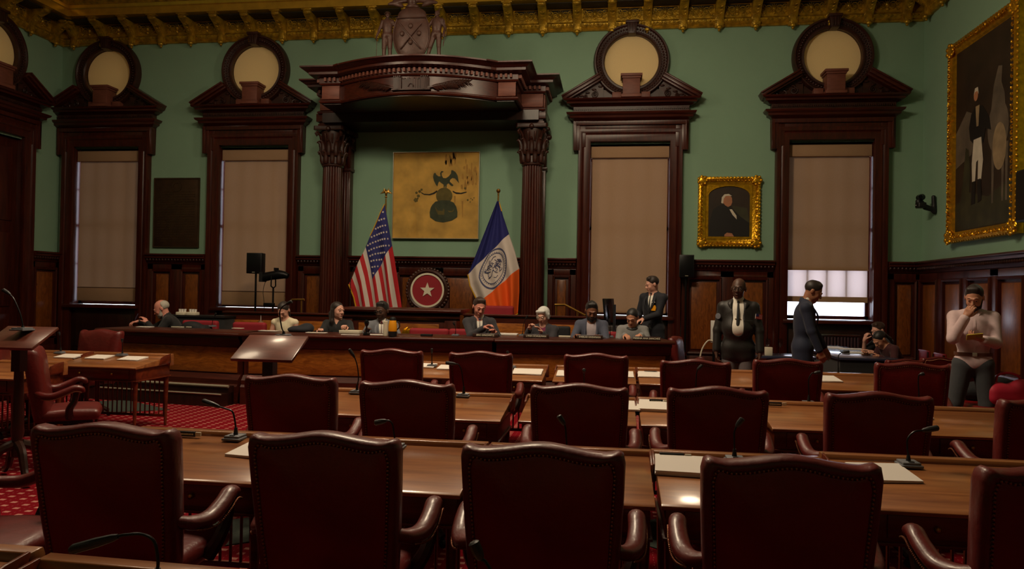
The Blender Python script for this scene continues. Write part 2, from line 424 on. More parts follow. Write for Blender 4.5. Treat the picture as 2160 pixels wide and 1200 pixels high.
    def build(s,name,mat,parent,res=.01,M=None):
        V,Q=s.mesh(res); me=bpy.data.meshes.new(name)
        me.vertices.add(len(V)); me.vertices.foreach_set('co',V.astype(np.float32).ravel())
        me.loops.add(len(Q)*4); me.loops.foreach_set('vertex_index',Q.astype(np.int32).ravel())
        me.polygons.add(len(Q)); me.polygons.foreach_set('loop_start',np.arange(0,len(Q)*4,4,dtype=np.int32)); me.polygons.foreach_set('loop_total',np.full(len(Q),4,np.int32))
        me.update(calc_edges=True); me.validate(); me.polygons.foreach_set('use_smooth',[True]*len(me.polygons))
        return link(me,name,mat,parent,M)
# ------------------------------------------------------------------ room shell
XL,XR,YB,YF=-12.52,5.91,15.4,-5.0
ZC=8.05
def struct(name,mb,mat,**k):
    o=mb.build(name,mat,**k); return tag(o,kind='structure')
struct('floor',MB().box(XL-.3,XR+.3,YF-.3,YB+.3,-.2,0),'carpet')
struct('ceiling',MB().box(XL-.3,XR+.3,YF-.3,YB+.45,ZC,ZC+.2),'ceilingpaint')
WX=[-11.33,-7.82,.29,4.2]      # window centres on the back wall
OW,OZ0,OZ1,RO,ZO=.81,1.19,4.7,.56,6.37
def wall_with_holes(name,x0,x1,holes,rounds,M):
    """sheet in local x,z with rectangular and round openings, 0.34 thick"""
    loops=[[Vector((x0,0,0)),Vector((x1,0,0)),Vector((x1,ZC,0)),Vector((x0,ZC,0))]]
    for (a,b,c,d) in holes: loops.append([Vector((a,c,0)),Vector((a,d,0)),Vector((b,d,0)),Vector((b,c,0))])
    for (x,z,r) in rounds: loops.append([Vector((x+r*math.cos(-2*PI*i/48),z+r*math.sin(-2*PI*i/48),0)) for i in range(48)])
    flat=[p for l in loops for p in l]; tris=tessellate_polygon(loops); n=len(flat)
    vs=[(p.x,0,p.y) for p in flat]+[(p.x,.34,p.y) for p in flat]
    fs=[tuple(t) for t in tris]+[tuple(i+n for i in t) for t in tris]; o=0
    for l in loops:
        k=len(l)
        for i in range(k): fs.append((o+i,o+(i+1)%k,o+(i+1)%k+n,o+i+n))
        o+=k
    mb=MB().add(vs,fs,M); return struct(name,mb,'wallpaint',smooth=False)
# left wall door surround position
DY=float(atx(55,130,XL+.12)[1])-.73
wall_with_holes('wall_back',XL-.3,XR+.3,[(x-OW,x+OW,OZ0,OZ1) for x in WX],[(x,ZO,RO) for x in WX],T(0,YB,0))
wall_with_holes('wall_left',YF-.3,YB+.3,[(DY-OW,DY+OW,0.0+.01,OZ1)],[(DY,ZO,RO)],T(XL,0,0)@RZ(PI/2))
struct('wall_right',MB().box(XR,XR+.3,YF-.3,YB+.3,0,ZC),'wallpaint')
struct('wall_front',MB().box(XL-.3,XR+.3,YF-.3,YF,0,ZC),'wallpaint')
# ------------------------------------------------------------------ window and door surrounds
def ring_mb(r0,r1,prof,n=64,z=0):
    """revolve a profile [(r, depth toward the room)] around local Y axis at height z"""
    mb=MB(); vs=[];k=len(prof)
    for j in range(n):
        a=2*PI*j/n
        for (r,d) in prof: vs.append((r*math.cos(a),-d,z+r*math.sin(a)))
    fs=[(j*k+i,j*k+(i+1)%k,((j+1)%n)*k+(i+1)%k,((j+1)%n)*k+i) for j in range(n) for i in range(k)]
    return mb.add(vs,fs)
def frame_path(w,z0,z1,ear=0,ze=0):
    if ear: return [(-w,z0),(-w,ze),(-w-ear,ze),(-w-ear,z1),(w+ear,z1),(w+ear,ze),(w,ze),(w,z0)]
    return [(-w,z0),(-w,z1),(w,z1),(w,z0)]
SUR={}
def surround(name,M,z0=0):
    root=thing(name,kind='structure',label=None,cat=None); root.matrix_world=M
    if 'c' not in SUR:
        # casing: inner flat band, stepped outer mouldings with crossette ears
        mb=MB(); prof=[(0,0),(0,.10),(.13,.12),(.15,.10),(.17,.13),(.24,.15),(.26,.0)]
        WM=WALLM
        mb.sweep([(-q-.0,d) for q,d in prof],frame_path(.80,z0,4.74),M=WM)     # normals point to the right of travel: outward is negative
        SUR['c']=mb.build('casing','mahogany',root,bevel=.004)
        # ears
        mb=MB(); 
        for sx in (-1,1): mb.box(min(sx*1.02,sx*1.13),max(sx*1.02,sx*1.13),-.15,0,4.55,5.12); mb.box(min(sx*.9,sx*1.06),max(sx*.9,sx*1.06),-.125,0,4.62,5.12)
        mb.box(-1.06,1.06,-.12,0,4.98,5.12)
        for sx in (-1,1): mb.box(min(sx*1.09,sx*1.15),max(sx*1.09,sx*1.15),-.17,0,4.55,5.14)
        mb.box(-1.15,1.15,-.17,0,5.06,5.14)
        SUR['e']=mb.build('crossette','mahogany',root,bevel=.006)
        # lower cornice, dentil course and upper cornice
        def cor(z,hw,d,h):
            return [(0,z),(.10*d,z),(.35*d,z+.25*h),(.6*d,z+.35*h),(.62*d,z+.6*h),(.9*d,z+.75*h),(d,z+h),(0,z+h)]
        path=lambda w,dd:[(-w,0),(-w,-dd),(w,-dd),(w,0)]
        mb=MB(); mb.sweep(cor(5.14,1.1,.17,.17),path(1.13,.12)); mb.box(-1.14,1.14,-.13,0,5.1,5.3)
        SUR['l']=mb.build('lower_cornice','mahogany_h',root,bevel=.003)
        mb=MB(); mb.box(-1.16,1.16,-.15,0,5.3,5.46)
        for i in range(58): x=-1.14+i*.04; mb.box(x-.011,x+.011,-.175,-.14,5.37,5.41)
        SUR['d']=mb.build('dentil_course','carved',root)
        mb=MB(); mb.sweep(cor(5.44,1.1,.19,.14),path(1.18,.14)); mb.box(-1.18,1.18,-.15,0,5.44,5.575)
        SUR['u']=mb.build('upper_cornice','mahogany_h',root,bevel=.003)
        # broken pediment: raking cornices over carved spandrels
        for sx in (-1,1):
            mb=MB(); a=math.atan2(.44,.74); L=.86
            Q=T(sx*1.37,0,5.585)@RY(-a if sx>0 else a)
            Q=T(sx*1.37,0,5.585)@(RY(a) if sx>0 else RY(-a))
            x0,x1=(-L,0) if sx>0 else (0,L)
            mb.box(x0,x1,-.30,0,-.03,.045,Q); mb.box(x0,x1,-.24,0,-.07,-.02,Q); mb.box(x0,x1,-.33,0,.03,.065,Q)
            mb.build('raking_cornice','mahogany_h',root,bevel=.008)
            mb=MB(); p=[(sx*1.3,5.58),(sx*.56,5.58),(sx*.56,5.98)]
            mb.prism([(x,z) for x,z in (p if sx<0 else p[::-1])],0,.1,WALLM)
            # carved acanthus scrolls in the spandrel
            for (cx,cz,r,t) in ((.74,5.70,.075,2.2),(.93,5.65,.05,2.0),(1.08,5.62,.03,1.6)):
                pts=[(sx*(cx+r*(1-i/26)*math.cos(t*PI*i/13+PI*.5)),-.12-.01*math.sin(i*.6),cz+r*(1-i/26)*math.sin(t*PI*i/13+PI*.5)) for i in range(26)]
                mb.tube(pts,[.014*(1-.5*i/26) for i in range(26)],6)
            for i in range(5):
                mb.ell((sx*(.62+.13*i),-.11,5.86-.062*i),(.05,.025,.022),8,6)
                mb.ell((sx*(.66+.12*i),-.11,5.62),(.04,.02,.018),8,6)
            mb.build('carved_spandrel','carved',root)
        mb=MB(); mb.box(-.17,.17,-.33,0,5.58,5.96); mb.box(-.2,.2,-.36,0,5.58,5.64); mb.box(-.19,.19,-.35,0,5.96,6.0); mb.box(-.215,.215,-.375,0,6.0,6.05)
        mb.build('pedestal_block','pierwood',root,bevel=.006)
        MB().box(-.62,.62,-.06,0,5.58,5.80).build('tympanum_board','carved',root); mb=MB(); mb.box(-.38,-.2,-.2,0,5.58,5.72); mb.box(.2,.38,-.2,0,5.58,5.72); mb.build('side_block','pierwood',root,bevel=.008)
        # oculus ring
        ring_mb(0,0,[(.55,0),(.545,.1),(.565,.13),(.60,.125),(.60,.10),(.70,.13),(.72,.16),(.745,.16),(.77,.10),(.77,0)],z=ZO).build('oculus_frame','carved',root)
        mb=MB()
        for i in range(72):
            a=2*PI*i/72; mb.ell((.648*math.cos(a),-.125,ZO+.648*math.sin(a)),(.022,.022,.022),8,6)
            a+=PI/72; mb.ell((.612*math.cos(a),-.125,ZO+.612*math.sin(a)),(.009,.01,.009),6,4); mb.ell((.69*math.cos(a),-.135,ZO+.69*math.sin(a)),(.012,.012,.012),6,4)
        mb.build('leaf_carving','carved',root)
        mb=MB(); mb.prism([(-.11,7.14),(-.075,6.9),(.075,6.9),(.11,7.14)],0,.24,WALLM); mb.box(-.13,.13,-.27,0,7.11,7.16)
        for x in (-.05,0,.05): mb.box(x-.012,x+.012,-.255,-.22,6.93,7.1)
        mb.build('keystone','carved',root,bevel=.006)
        mb=MB(); ring_=[(.56,0),(.56,-.3),(.54,-.3),(.54,0)]
        ring_mb(0,0,ring_,z=ZO).build('oculus_reveal','mahogany',root)
        mb=MB(); mb.lathe([(.545,0),(0,.001)],48); 
        o=mb.build('oculus_blind','oculus',root,M=T(0,.0,ZO)@RX(PI/2))
        # reveals (jambs)
        mb=MB(); mb.box(-.83,-.80,0,.34,0,4.72); mb.box(.80,.83,0,.34,0,4.72); mb.box(-.83,.83,0,.34,4.70,4.73)
        mb.build('jamb','mahogany',root)
        SUR['root']=root; return root,True
    else:
        for ch in kids(SUR['root']):
            if ch.name.split('.')[0] in ('sash','pane','sill','apron_panel','door_leaf'): continue
            c=ch.copy(); COL.objects.link(c); c.parent=root
        return root,False
def window(i,x):
    root,_=surround('window_%d'%i,T(x,YB,0))
    mb=MB()
    for a,b in ((-.81,-.74),(.74,.81)): mb.box(a,b,.2,.27,1.2,4.7)
    for z in (1.2,2.95,4.63): mb.box(-.81,.81,.2,.27,z,z+.07)
    for q in (-.37,0,.37): mb.box(q-.025,q+.025,.17,.255,1.27 if i<4 else 1.62,4.63)
    for z in ((2.1,3.8) if i<4 else (1.59,2.3,3.8)): mb.box(-.8,.8,.215,.255,z,z+.03)
    mb.build('sash','mahogany',root)
    MB().box(-.78,.78,.232,.238,1.22,4.66).build('pane','windowglass',root)
    mb=MB(); mb.box(-.9,.9,-.2,.2,1.12,1.19); mb.build('sill','mahogany_h',root,bevel=.01)
    mb=MB(); mb.box(-.8,.8,-.03,.02,0,1.12); mb.box(-.68,.68,-.05,-.02,.25,.98); mb.build('apron_panel','darkwood',root,bevel=.01)
    return root
for i,x in enumerate(WX): window(i+1,x)
droot,_=surround('door_1',T(XL,DY,0)@RZ(PI/2))
mb=MB(); mb.box(-.8,.8,.1,.16,0,4.7)
for z0,z1 in ((.2,1.0),(1.15,2.7),(2.95,4.5)):
    for a,b in ((-.68,-.06),(.06,.68)): mb.box(a,b,.07,.11,z0,z1)
mb.build('door_leaf','mahogany',droot,bevel=.012)
mb=MB(); mb.cyl((.0,.1,1.1),(.0,.03,1.1),.012); mb.ell((0,.02,1.1),(.03,.025,.03)); mb.build('door_knob','brass',droot)
# roller blinds
def blind(x,lab,z_bot,hem,thin=None,off=0):
    t=thing('roller_blind',lab,'window blind',(x+off,YB+.06,0),0,'beige roller blinds in the tall windows')
    MB().box(-.79,.79,-.02,.09,4.43,4.66).build('valance','blind_thin' if False else 'blind',t,bevel=.008)
    mb=MB(); mb.grid(lambda u,v:(-.765+1.53*u,.05+.004*math.sin(u*9)+.003*math.sin(v*14),z_bot+(4.45-z_bot)*v),14,30)
    o=mb.build('blind_cloth','blind',t)
    if hem:
        MB().box(-.765,.765,.036,.046,z_bot+.005,z_bot+.3).build('hem_panel','blind',t,bevel=.002)
        MB().box(-.765,.765,.03,.062,z_bot+.3,z_bot+.312).build('seam_batten','carved',t)
    else: MB().box(-.765,.765,.035,.065,z_bot-.02,z_bot+.02).build('bottom_rail','blind',t)
    if thin:
        mb=MB(); mb.grid(lambda u,v:(-.765+1.53*u,.09,thin+(z_bot+.05-thin)*v),10,8); mb.build('sheer_cloth','blind_thin',t)
        MB().box(-.77,.77,.075,.1,thin-.02,thin+.09).build('sheer_rail','blind',t)
    return t
blind(WX[0],'beige roller blind nearly closed in the leftmost tall window, beside the bronze plaque',1.27,True)
blind(WX[1],'beige roller blind behind the tripod loudspeaker and stage lamp',1.24,True)
blind(WX[2],'beige roller blind lowered behind the young man in the badged blazer',1.27,False)
blind(WX[3],'beige roller blind raised at the bottom with daylight under it, right-hand window',2.19,False,thin=1.56)
# ------------------------------------------------------------------ wainscot
TR=[0]
def wainscot(M,x0,x1,panels,d=.06,ztop=2.35,mat2='burl'):
    TR[0]+=1; root=thing('trim_%d'%TR[0],None,None,kind='structure'); root.matrix_world=M
    L=x1-x0; mb=MB(); mb.box(x0,x1,-d*.5,0,0,ztop-.1); mb.box(x0,x1,-d-.05,0,0,.28); mb.box(x0,x1,-d,0,2.0,2.12)
    w=L/max(panels,1)
    edges=[x0+w*i for i in range(panels+1)]
    for i,e in enumerate(edges):
        a,b=max(x0,e-.13),min(x1,e+.13); mb.box(a,b,-d,0,.28,2.12)
    mb.box(x0,x1,-d,0,.28,.42); mb.build('stile_frame','mahogany',root,bevel=.006)
    for i in range(panels):
        a,b=edges[i]+.2,edges[i+1]-.2
        if i==0: a=edges[i]+.2
        if b-a<.08: continue
        MB().box(a,b,-d*.9,0,.55,1.9).build('raised_panel',mat2,root,bevel=.018)
        mb=MB(); mb.sweep([(0,0),(0,d+.02),(.03,d+.035),(.05,d),(.05,0)],[(a-.05,.5),(b+.05,.5),(b+.05,1.95),(a-.05,1.95)],closed=True,M=WALLM)
        mb.build('panel_moulding','mahogany',root)
    mb=MB(); mb.sweep([(0,2.12),(d+.01,2.13),(d+.03,2.18),(d+.09,2.24),(d+.12,2.25),(d+.12,2.29),(d+.16,2.31),(d+.16,2.345),(0,ztop)],[(x0,0),(x1,0)])
    mb.build('cap_rail','mahogany_h',root,bevel=.003)
    mb=MB(); n=max(2,int(L/.07))
    for i in range(n): x=x0+L*(i+.5)/n; mb.ell((x,-d-.07,2.215),(.028,.03,.03),8,5)
    mb.build('egg_carving','carved',root)
    return root
B=T(0,YB,0)
wainscot(B,XL,WX[0]-1.06,1); wainscot(B,WX[0]+1.06,WX[1]-1.06,2); wainscot(B,WX[1]+1.06,-5.9,1)
wainscot(B,-5.6,-1.75,4); wainscot(B,-1.35,WX[2]-1.06,1); wainscot(B,WX[2]+1.06,WX[3]-1.06,2); wainscot(B,WX[3]+1.06,XR,1)
ML=T(XL,0,0)@RZ(PI/2); MR=T(XR,0,0)@RZ(-PI/2)
wainscot(ML,DY+1.06,YB,1); wainscot(ML,YF,DY-1.06,12)
wainscot(MR,-YB,-YF,21)
# ------------------------------------------------------------------ gilded cornice
TR[0]+=1; cr=thing('trim_%d'%TR[0],None,None,kind='structure')
path=[(XL,YF+.1),(XL,YB),(XR,YB),(XR,YF+.1)]
mb=MB(); mb.sweep([(0,7.03),(.05,7.03),(.07,7.06),(.05,7.08),(.09,7.12),(.1,7.17),(.07,7.2),(.05,7.22),(.05,7.50),(0,7.5)],path); mb.build('frieze_moulding','gold',cr)
mb=MB(); mb.sweep([(0,7.48),(.18,7.48),(.5,7.52),(.55,7.52),(.55,7.66),(.58,7.68),(.6,7.74),(.0,7.78)],path); mb.build('corona','gold_smooth',cr)
mb=MB(); mb.sweep([(0,7.76),(.62,7.74),(.66,7.78),(.66,7.83),(.62,7.86),(.7,7.9),(.72,7.96),(0,ZC)],path); mb.build('crown_moulding','gold',cr)
mb=MB()
nb=26; bx=[XL+.35+(XR-XL-.7)*i/(nb-1) for i in range(nb)]
for i in range(230): x=XL+.04+i*.08; mb.ell((x,YB-.09,7.145),(.028,.03,.022),6,4)
for s_,X in ((1,XL),(-1,XR)):
    for i in range(120): mb.ell((X+s_*.09,YB-.1-i*.08,7.145),(.03,.028,.022),6,4)
mb.build('bead_course','gold',cr)
def bracket_mesh():
    mb=MB(); w=.085
    # scrolled console, side profile (depth q, z)
    prof=[(0,7.02),(.09,7.0),(.13,7.08),(.11,7.16),(.15,7.24),(.3,7.36),(.44,7.42),(.5,7.48),(.5,7.54),(0,7.54)]
    mb.prism([(q,z) for q,z in prof],-w,w,Matrix(((0,0,1,0),(-1,0,0,0),(0,1,0,0),(0,0,0,1))))
    mb.box(-.11,.11,-.52,0,7.5,7.56); mb.box(-.055,.055,-.14,0,7.03,7.22)
    mb.ell((0,-.12,7.0),(.06,.05,.045),10,8); mb.ell((0,-.1,6.95),(.03,.03,.03),8,6); mb.ell((0,-.46,7.46),(.1,.06,.05),10,8)
    for k in range(5): mb.tube([(0,-.16-.06*k,7.26+.045*k),(-.05,-.19-.06*k,7.27+.045*k)],[.018,.008],6); mb.tube([(0,-.16-.06*k,7.26+.045*k),(.05,-.19-.06*k,7.27+.045*k)],[.018,.008],6)
    return mb
def relief_mesh():
    mb=MB()
    for s_ in (-1,1):
        for (cx,cz,r,tn) in ((.1,7.35,.085,2.1),(.2,7.40,.05,1.8),(.19,7.29,.04,1.6)):
            pts=[(s_*(cx+r*(1-i/22)*math.cos(tn*PI*i/11)),-.06,cz+r*(1-i/22)*math.sin(tn*PI*i/11)) for i in range(22)]
            mb.tube(pts,[.016*(1-.4*i/22) for i in range(22)],6)
    mb.ell((0,-.06,7.37),(.045,.045,.06),10,8); mb.ell((0,-.06,7.28),(.03,.03,.03),8,6)
    for k in range(5): a=PI*(.15+.175*k); mb.tube([(0,-.06,7.36),(.08*math.cos(a),-.07,7.36+.1*math.sin(a))],[.02,.006],6)
    return mb
b0=bracket_mesh().build('scroll_bracket','gold',cr,bevel=.004); r0=relief_mesh().build('frieze_relief','gold',cr); k0=MB().box(-.27,.27,-.46,-.12,7.468,7.482).box(-.24,.24,-.07,-.05,7.40,7.47).build('coffer_shade','coffer_shade',cr,bevel=.004)  # last boxes are added dark panels, painting the shade between brackets under the corona
def cp(o,M):
    c=o.copy(); COL.objects.link(c); c.parent=o.parent; c.matrix_local=M; return c
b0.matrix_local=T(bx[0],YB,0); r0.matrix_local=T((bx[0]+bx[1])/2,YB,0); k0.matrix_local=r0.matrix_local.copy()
for i in range(1,nb): cp(b0,T(bx[i],YB,0))
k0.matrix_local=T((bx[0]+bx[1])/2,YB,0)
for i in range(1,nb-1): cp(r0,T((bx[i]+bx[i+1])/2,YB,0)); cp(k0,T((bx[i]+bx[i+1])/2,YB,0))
sp_=bx[1]-bx[0]
for i in range(12):
    y=YB-.35-sp_*i
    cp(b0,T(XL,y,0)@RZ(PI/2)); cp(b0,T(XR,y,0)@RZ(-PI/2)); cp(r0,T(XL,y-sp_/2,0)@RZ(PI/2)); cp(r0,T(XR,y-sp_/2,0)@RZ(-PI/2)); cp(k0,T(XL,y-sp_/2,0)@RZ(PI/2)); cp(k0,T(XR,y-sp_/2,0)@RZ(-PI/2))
# ------------------------------------------------------------------ canopy on columns (portico)
PX=-3.70
por=thing('canopy','large mahogany canopy with a bowed front on two fluted Corinthian columns, behind the rostrum','canopy',(PX,15.4,0))
def LP(x,y): return (x-PX,y-15.4)
arc=[]
for i in range(33):
    t=i/32; x=-5.22+(-2.2+5.22)*t; arc.append(LP(x,13.7-.55*math.sin(PI*t)**.9))
plan=[LP(-5.98,15.4),LP(-5.98,14.5),LP(-5.6,14.5),LP(-5.6,13.66),LP(-5.25,13.66)]+arc+[LP(-2.18,13.66),LP(-1.85,13.66),LP(-1.85,14.5),LP(-1.42,14.5),LP(-1.42,15.4)]
pl=[]
for p in plan:
    if not pl or (abs(p[0]-pl[-1][0])+abs(p[1]-pl[-1][1]))>.03: pl.append(p)
plan=pl
mb=MB(); mb.prism(plan,5.1,5.62); mb.build('frieze','mahogany_h',por)
mb=MB(); mb.sweep([(0,5.08),(.03,5.08),(.05,5.11),(.05,5.14),(.02,5.17),(0,5.17)],plan); mb.build('architrave','mahogany_h',por)
mb=MB(); mb.sweep([(0,5.54),(.03,5.55),(.05,5.58),(.05,5.60),(0,5.6)],plan); mb.sweep([(0,5.60),(.045,5.6),(.045,5.73),(.14,5.75),(.2,5.77),(.2,5.83),(.24,5.85),(.29,5.9),(.33,5.915),(.33,5.95),(0,5.97)],plan)
mb.prism(plan,5.6,5.96); mb.build('cornice','mahogany_h',por)
mb=MB()
P=[Vector(p) for p in plan]; acc=0; den=None
for a,b in zip(P,P[1:]):
    L=(b-a).length; d=(b-a)/L; nrm=Vector((d.y,-d.x)); s_=acc
    while s_<L:
        c=a+d*s_+nrm*.075; ang=math.atan2(d.y,d.x)
        Q=T(c.x,c.y,0)@RZ(ang); s_+=.092
        if den is None: den=MB().box(-.021,.021,-.03,.03,5.63,5.72).build('dentil','pierwood',por); den.matrix_local=Q
        else: cq=den.copy(); COL.objects.link(cq); cq.matrix_local=Q
    acc=s_-L
for x0,x1,y0 in ((-5.6,-5.25,13.66),(-2.18,-1.85,13.66),(-5.98,-5.6,14.5),(-1.85,-1.42,14.5)):
    a,b=LP(x0,y0),LP(x1,y0); MB().box(a[0],b[0],a[1]-.03,a[1]+.1,5.18,5.53).build('pier_block','pierwood',por,bevel=.008)
MB().box(LP(-1.42,0)[0],LP(-1.42,0)[0]+.03,LP(0,14.55)[1],LP(0,15.)[1],5.18,5.53).build('pier_block','pierwood',por,bevel=.008)
# soffit beams
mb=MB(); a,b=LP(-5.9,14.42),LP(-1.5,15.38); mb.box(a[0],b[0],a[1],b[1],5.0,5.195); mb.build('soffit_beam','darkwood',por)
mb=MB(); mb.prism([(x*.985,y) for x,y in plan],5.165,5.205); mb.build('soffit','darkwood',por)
# mural crown and palm leaves carved on the bowed frieze
def fy(x): # front of frieze at local x
    t=min(1,max(0,(x+PX+5.22)/3.02)); return 13.7-.55*math.sin(PI*t)**.9-15.4
mb=MB()
for (x0,x1,z0,z1,dd) in ((-.17,.17,5.2,5.46,.05),(-.33,-.18,5.2,5.5,.09),(.18,.33,5.2,5.5,.09)):
    n=8
    for i in range(n):
        a=x0+(x1-x0)*i/n; b=x0+(x1-x0)*(i+1)/n; y=fy((a+b)/2); mb.box(a,b,y-dd*(.6+.4*math.sin(PI*(i+.5)/n)),y,z0,z1)
    for i in range(n//2):
        a=x0+(x1-x0)*(i*2+.4)/n; b=x0+(x1-x0)*(i*2+1.4)/n; y=fy((a+b)/2); mb.box(a,b,y-dd,y,z1,z1+.035)
mb.tube([(.045*math.cos(PI*i/10),fy(0)-.06,5.27+.07*math.sin(PI*i/10)) for i in range(11)],.012,6)
mb.box(-.36,.36,fy(0)-.06,fy(0)+.05,5.185,5.215)
for s_ in (-1,1):
    for k in range(3):
        z0=5.22+.02*k; sp=[]
        for i in range(14):
            t=i/13; x=s_*(.3+(.68-.10*k)*t); sp.append((x,fy(x)-.05,z0+(.24-.08*k)*math.sin(t*1.5)+.0))
        mb.tube(sp,[.014*(1-.6*i/13) for i in range(14)],6)
        for i in range(2,14):
            p=sp[i]
            for q in (-1,1):
                x=p[0]+s_*.1; mb.tube([p,(x-.03*s_,fy(x)-.055,p[2]+q*.045),(x+.01*s_,fy(x)-.03,p[2]+q*.085)],[.012,.015,.003],5)
mb.build('crown_and_palm_carving','carved',por)
QZ=T(0,0,5.2)@Matrix.Diagonal((1,1,.735,1))@T(0,0,-5.1)
bpy.context.view_layer.update()
for ch in kids(por):
    if not ch.name.startswith('soffit'): ch.matrix_local=QZ@ch.matrix_local
# columns
def column(x,nm='column'):
    c=thing(nm,None,None,(x-PX,14.78-15.4,0)); c.parent=por
    mb=MB(); prof=[(.235,.75)]+[(.228-.032*(t/12)**1.6,.75+(4.16-.75)*t/12) for t in range(13)]
    mb.lathe(prof,120,flute=20,fd=.022); mb.build('shaft','mahogany',c,ang=60)
    mb=MB(); mb.box(-.33,.33,-.33,.33,0,.5); mb.lathe([(.31,.5),(.32,.56),(.28,.6),(.25,.62),(.29,.66),(.28,.71),(.24,.75)],32); mb.build('base','mahogany',c,bevel=.004)
    mb=MB(); mb.lathe([(.21,4.14),(.225,4.17),(.21,4.2),(.19,4.2),(.2,4.45),(.215,4.7),(.26,4.86)],32)
    for row,(n,z,h,r) in enumerate(((10,4.2,.24,.205),(10,4.36,.3,.215))):
        for i in range(n):
            a=2*PI*(i+.5*row)/n; ca,sa=math.cos(a),math.sin(a)
            pts=[(ca*(r+o),sa*(r+o),z+h*t) for t,o in ((0,0),(.3,.012),(.6,.015),(.85,.04),(1,.085),(.93,.115))]
            mb.tube(pts,[.045,.052,.05,.042,.03,.012],7)
    for i in range(4):
        a=PI/4+PI/2*i; ca,sa=math.cos(a),math.sin(a)
        mb.tube([(ca*.22,sa*.22,4.6),(ca*.27,sa*.27,4.74),(ca*.35,sa*.35,4.84),(ca*.385,sa*.385,4.8),(ca*.36,sa*.36,4.755),(ca*.335,sa*.335,4.79)],[.02,.026,.03,.028,.022,.012],7)
        a=PI/2*i; ca,sa=math.cos(a),math.sin(a); mb.ell((ca*.29,sa*.29,4.89),(.05,.05,.05),8,6)
        for q in (-1,1): b=a+q*.28; mb.tube([(math.cos(b)*.23,math.sin(b)*.23,4.62),(math.cos(b)*.27,math.sin(b)*.27,4.8)],[.016,.024],6)
    ab=[]
    for i in range(4):
        a=PI/4+PI/2*i; ab+= [(.42*math.cos(a-.06),.42*math.sin(a-.06)),(.42*math.cos(a+.06),.42*math.sin(a+.06)),(.27*math.cos(a+PI/4),.27*math.sin(a+PI/4))]
    mb.prism(ab,4.87,4.95); mb.build('capital','carved',c,bevel=.003)
    mb=MB(); mb.box(-.24,.24,-.24,.4,4.95,5.0); mb.box(-.22,.22,-.22,.4,5.0,5.04); mb.box(-.27,.27,-.27,.4,5.04,5.2); mb.build('impost','mahogany_h',c,bevel=.006)
    # pilaster on the wall behind
    mb=MB(); mb.box(-.22,.22,.42,.62,.5,4.2)
    for i in range(7): q=-.165+.055*i; mb.cyl((q,.42,.8),(q,.42,4.1),.017,n=8)
    mb.box(-.27,.27,.38,.62,0,.75); mb.box(-.25,.25,.39,.62,4.14,4.2); mb.box(-.31,.31,.34,.62,4.88,4.97); mb.box(-.27,.27,.38,.62,4.6,4.88); mb.box(-.235,.235,.4,.62,4.2,4.6)
    for i in range(5):
        q=-.2+.1*i
        for z,h in ((4.2,.24),(4.4,.28)): mb.tube([(q,.41,z),(q,.39,z+h*.6),(q,.35,z+h),(q,.33,z+h*.9)],[.04,.045,.03,.01],6)
    for q in (-.29,.29): mb.ell((q,.36,4.8),(.06,.05,.06),8,6)
    mb.build('pilaster','mahogany',c,bevel=.003)
column(-5.80); column(-1.64)
# ------------------------------------------------------------------ daylight and lamps
w=bpy.data.worlds.new('world'); bpy.context.scene.world=w; w.use_nodes=True; nt=w.node_tree
bg=nt.nodes['Background']; sky=nt.nodes.new('ShaderNodeTexSky'); sky.sky_type='PREETHAM'; sky.turbidity=6; sky.sun_direction=(0.2,-.8,.55)
mx=nt.nodes.new('ShaderNodeMix'); mx.data_type='RGBA'; mx.inputs[0].default_value=.75; mx.inputs[7].default_value=(.80,.86,1.0,1)
nt.links.new(sky.outputs[0],mx.inputs[6]); nt.links.new(mx.outputs[2],bg.inputs[0]); bg.inputs[1].default_value=WORLD
def area(name,loc,size,power,col,rot=(0,0,0),sy=None):
    l=bpy.data.lights.new(name,'POINT'); l.energy=power; l.color=col; l.shadow_soft_size=size
    o=bpy.data.objects.new(name,l); COL.objects.link(o); o.location=loc; o.rotation_euler=rot; return o
WARM=(1,.80,.55)
for n,x,y,z,s,p in LAMPS:
    if n=='chandelier': area(n,(x,y,z),s,p,WARM)
    else:
        l=bpy.data.lights.new(n,'AREA'); l.energy=p; l.color=WARM; l.shape='DISK'; l.size=s
        o=bpy.data.objects.new(n,l); COL.objects.link(o); o.location=(x,y,z)
sc=bpy.context.scene
sc.view_settings.view_transform='Standard'; sc.view_settings.look='None'; sc.view_settings.exposure=EXPO; sc.view_settings.gamma=1
sc.view_settings.use_curve_mapping=False
# ================================================================== furniture
def smooth_path(pts,n=6):
    """Catmull-Rom through points"""
    P=[Vector(p) for p in pts]; P=[P[0]*2-P[1]]+P+[P[-1]*2-P[-2]]; out=[]
    for i in range(1,len(P)-2):
        for j in range(n):
            t=j/n; a,b,c,d=P[i-1],P[i],P[i+1],P[i+2]
            out.append(.5*((2*b)+(c-a)*t+(2*a-5*b+4*c-d)*t*t+(3*b-a-3*c+d)*t**3))
    out.append(P[-2]); return out
def interp(rs,n):
    out=[]
    for i in range(len(rs)-1):
        for j in range(n): out.append(rs[i]+(rs[i+1]-rs[i])*j/n)
    return out+[rs[-1]]
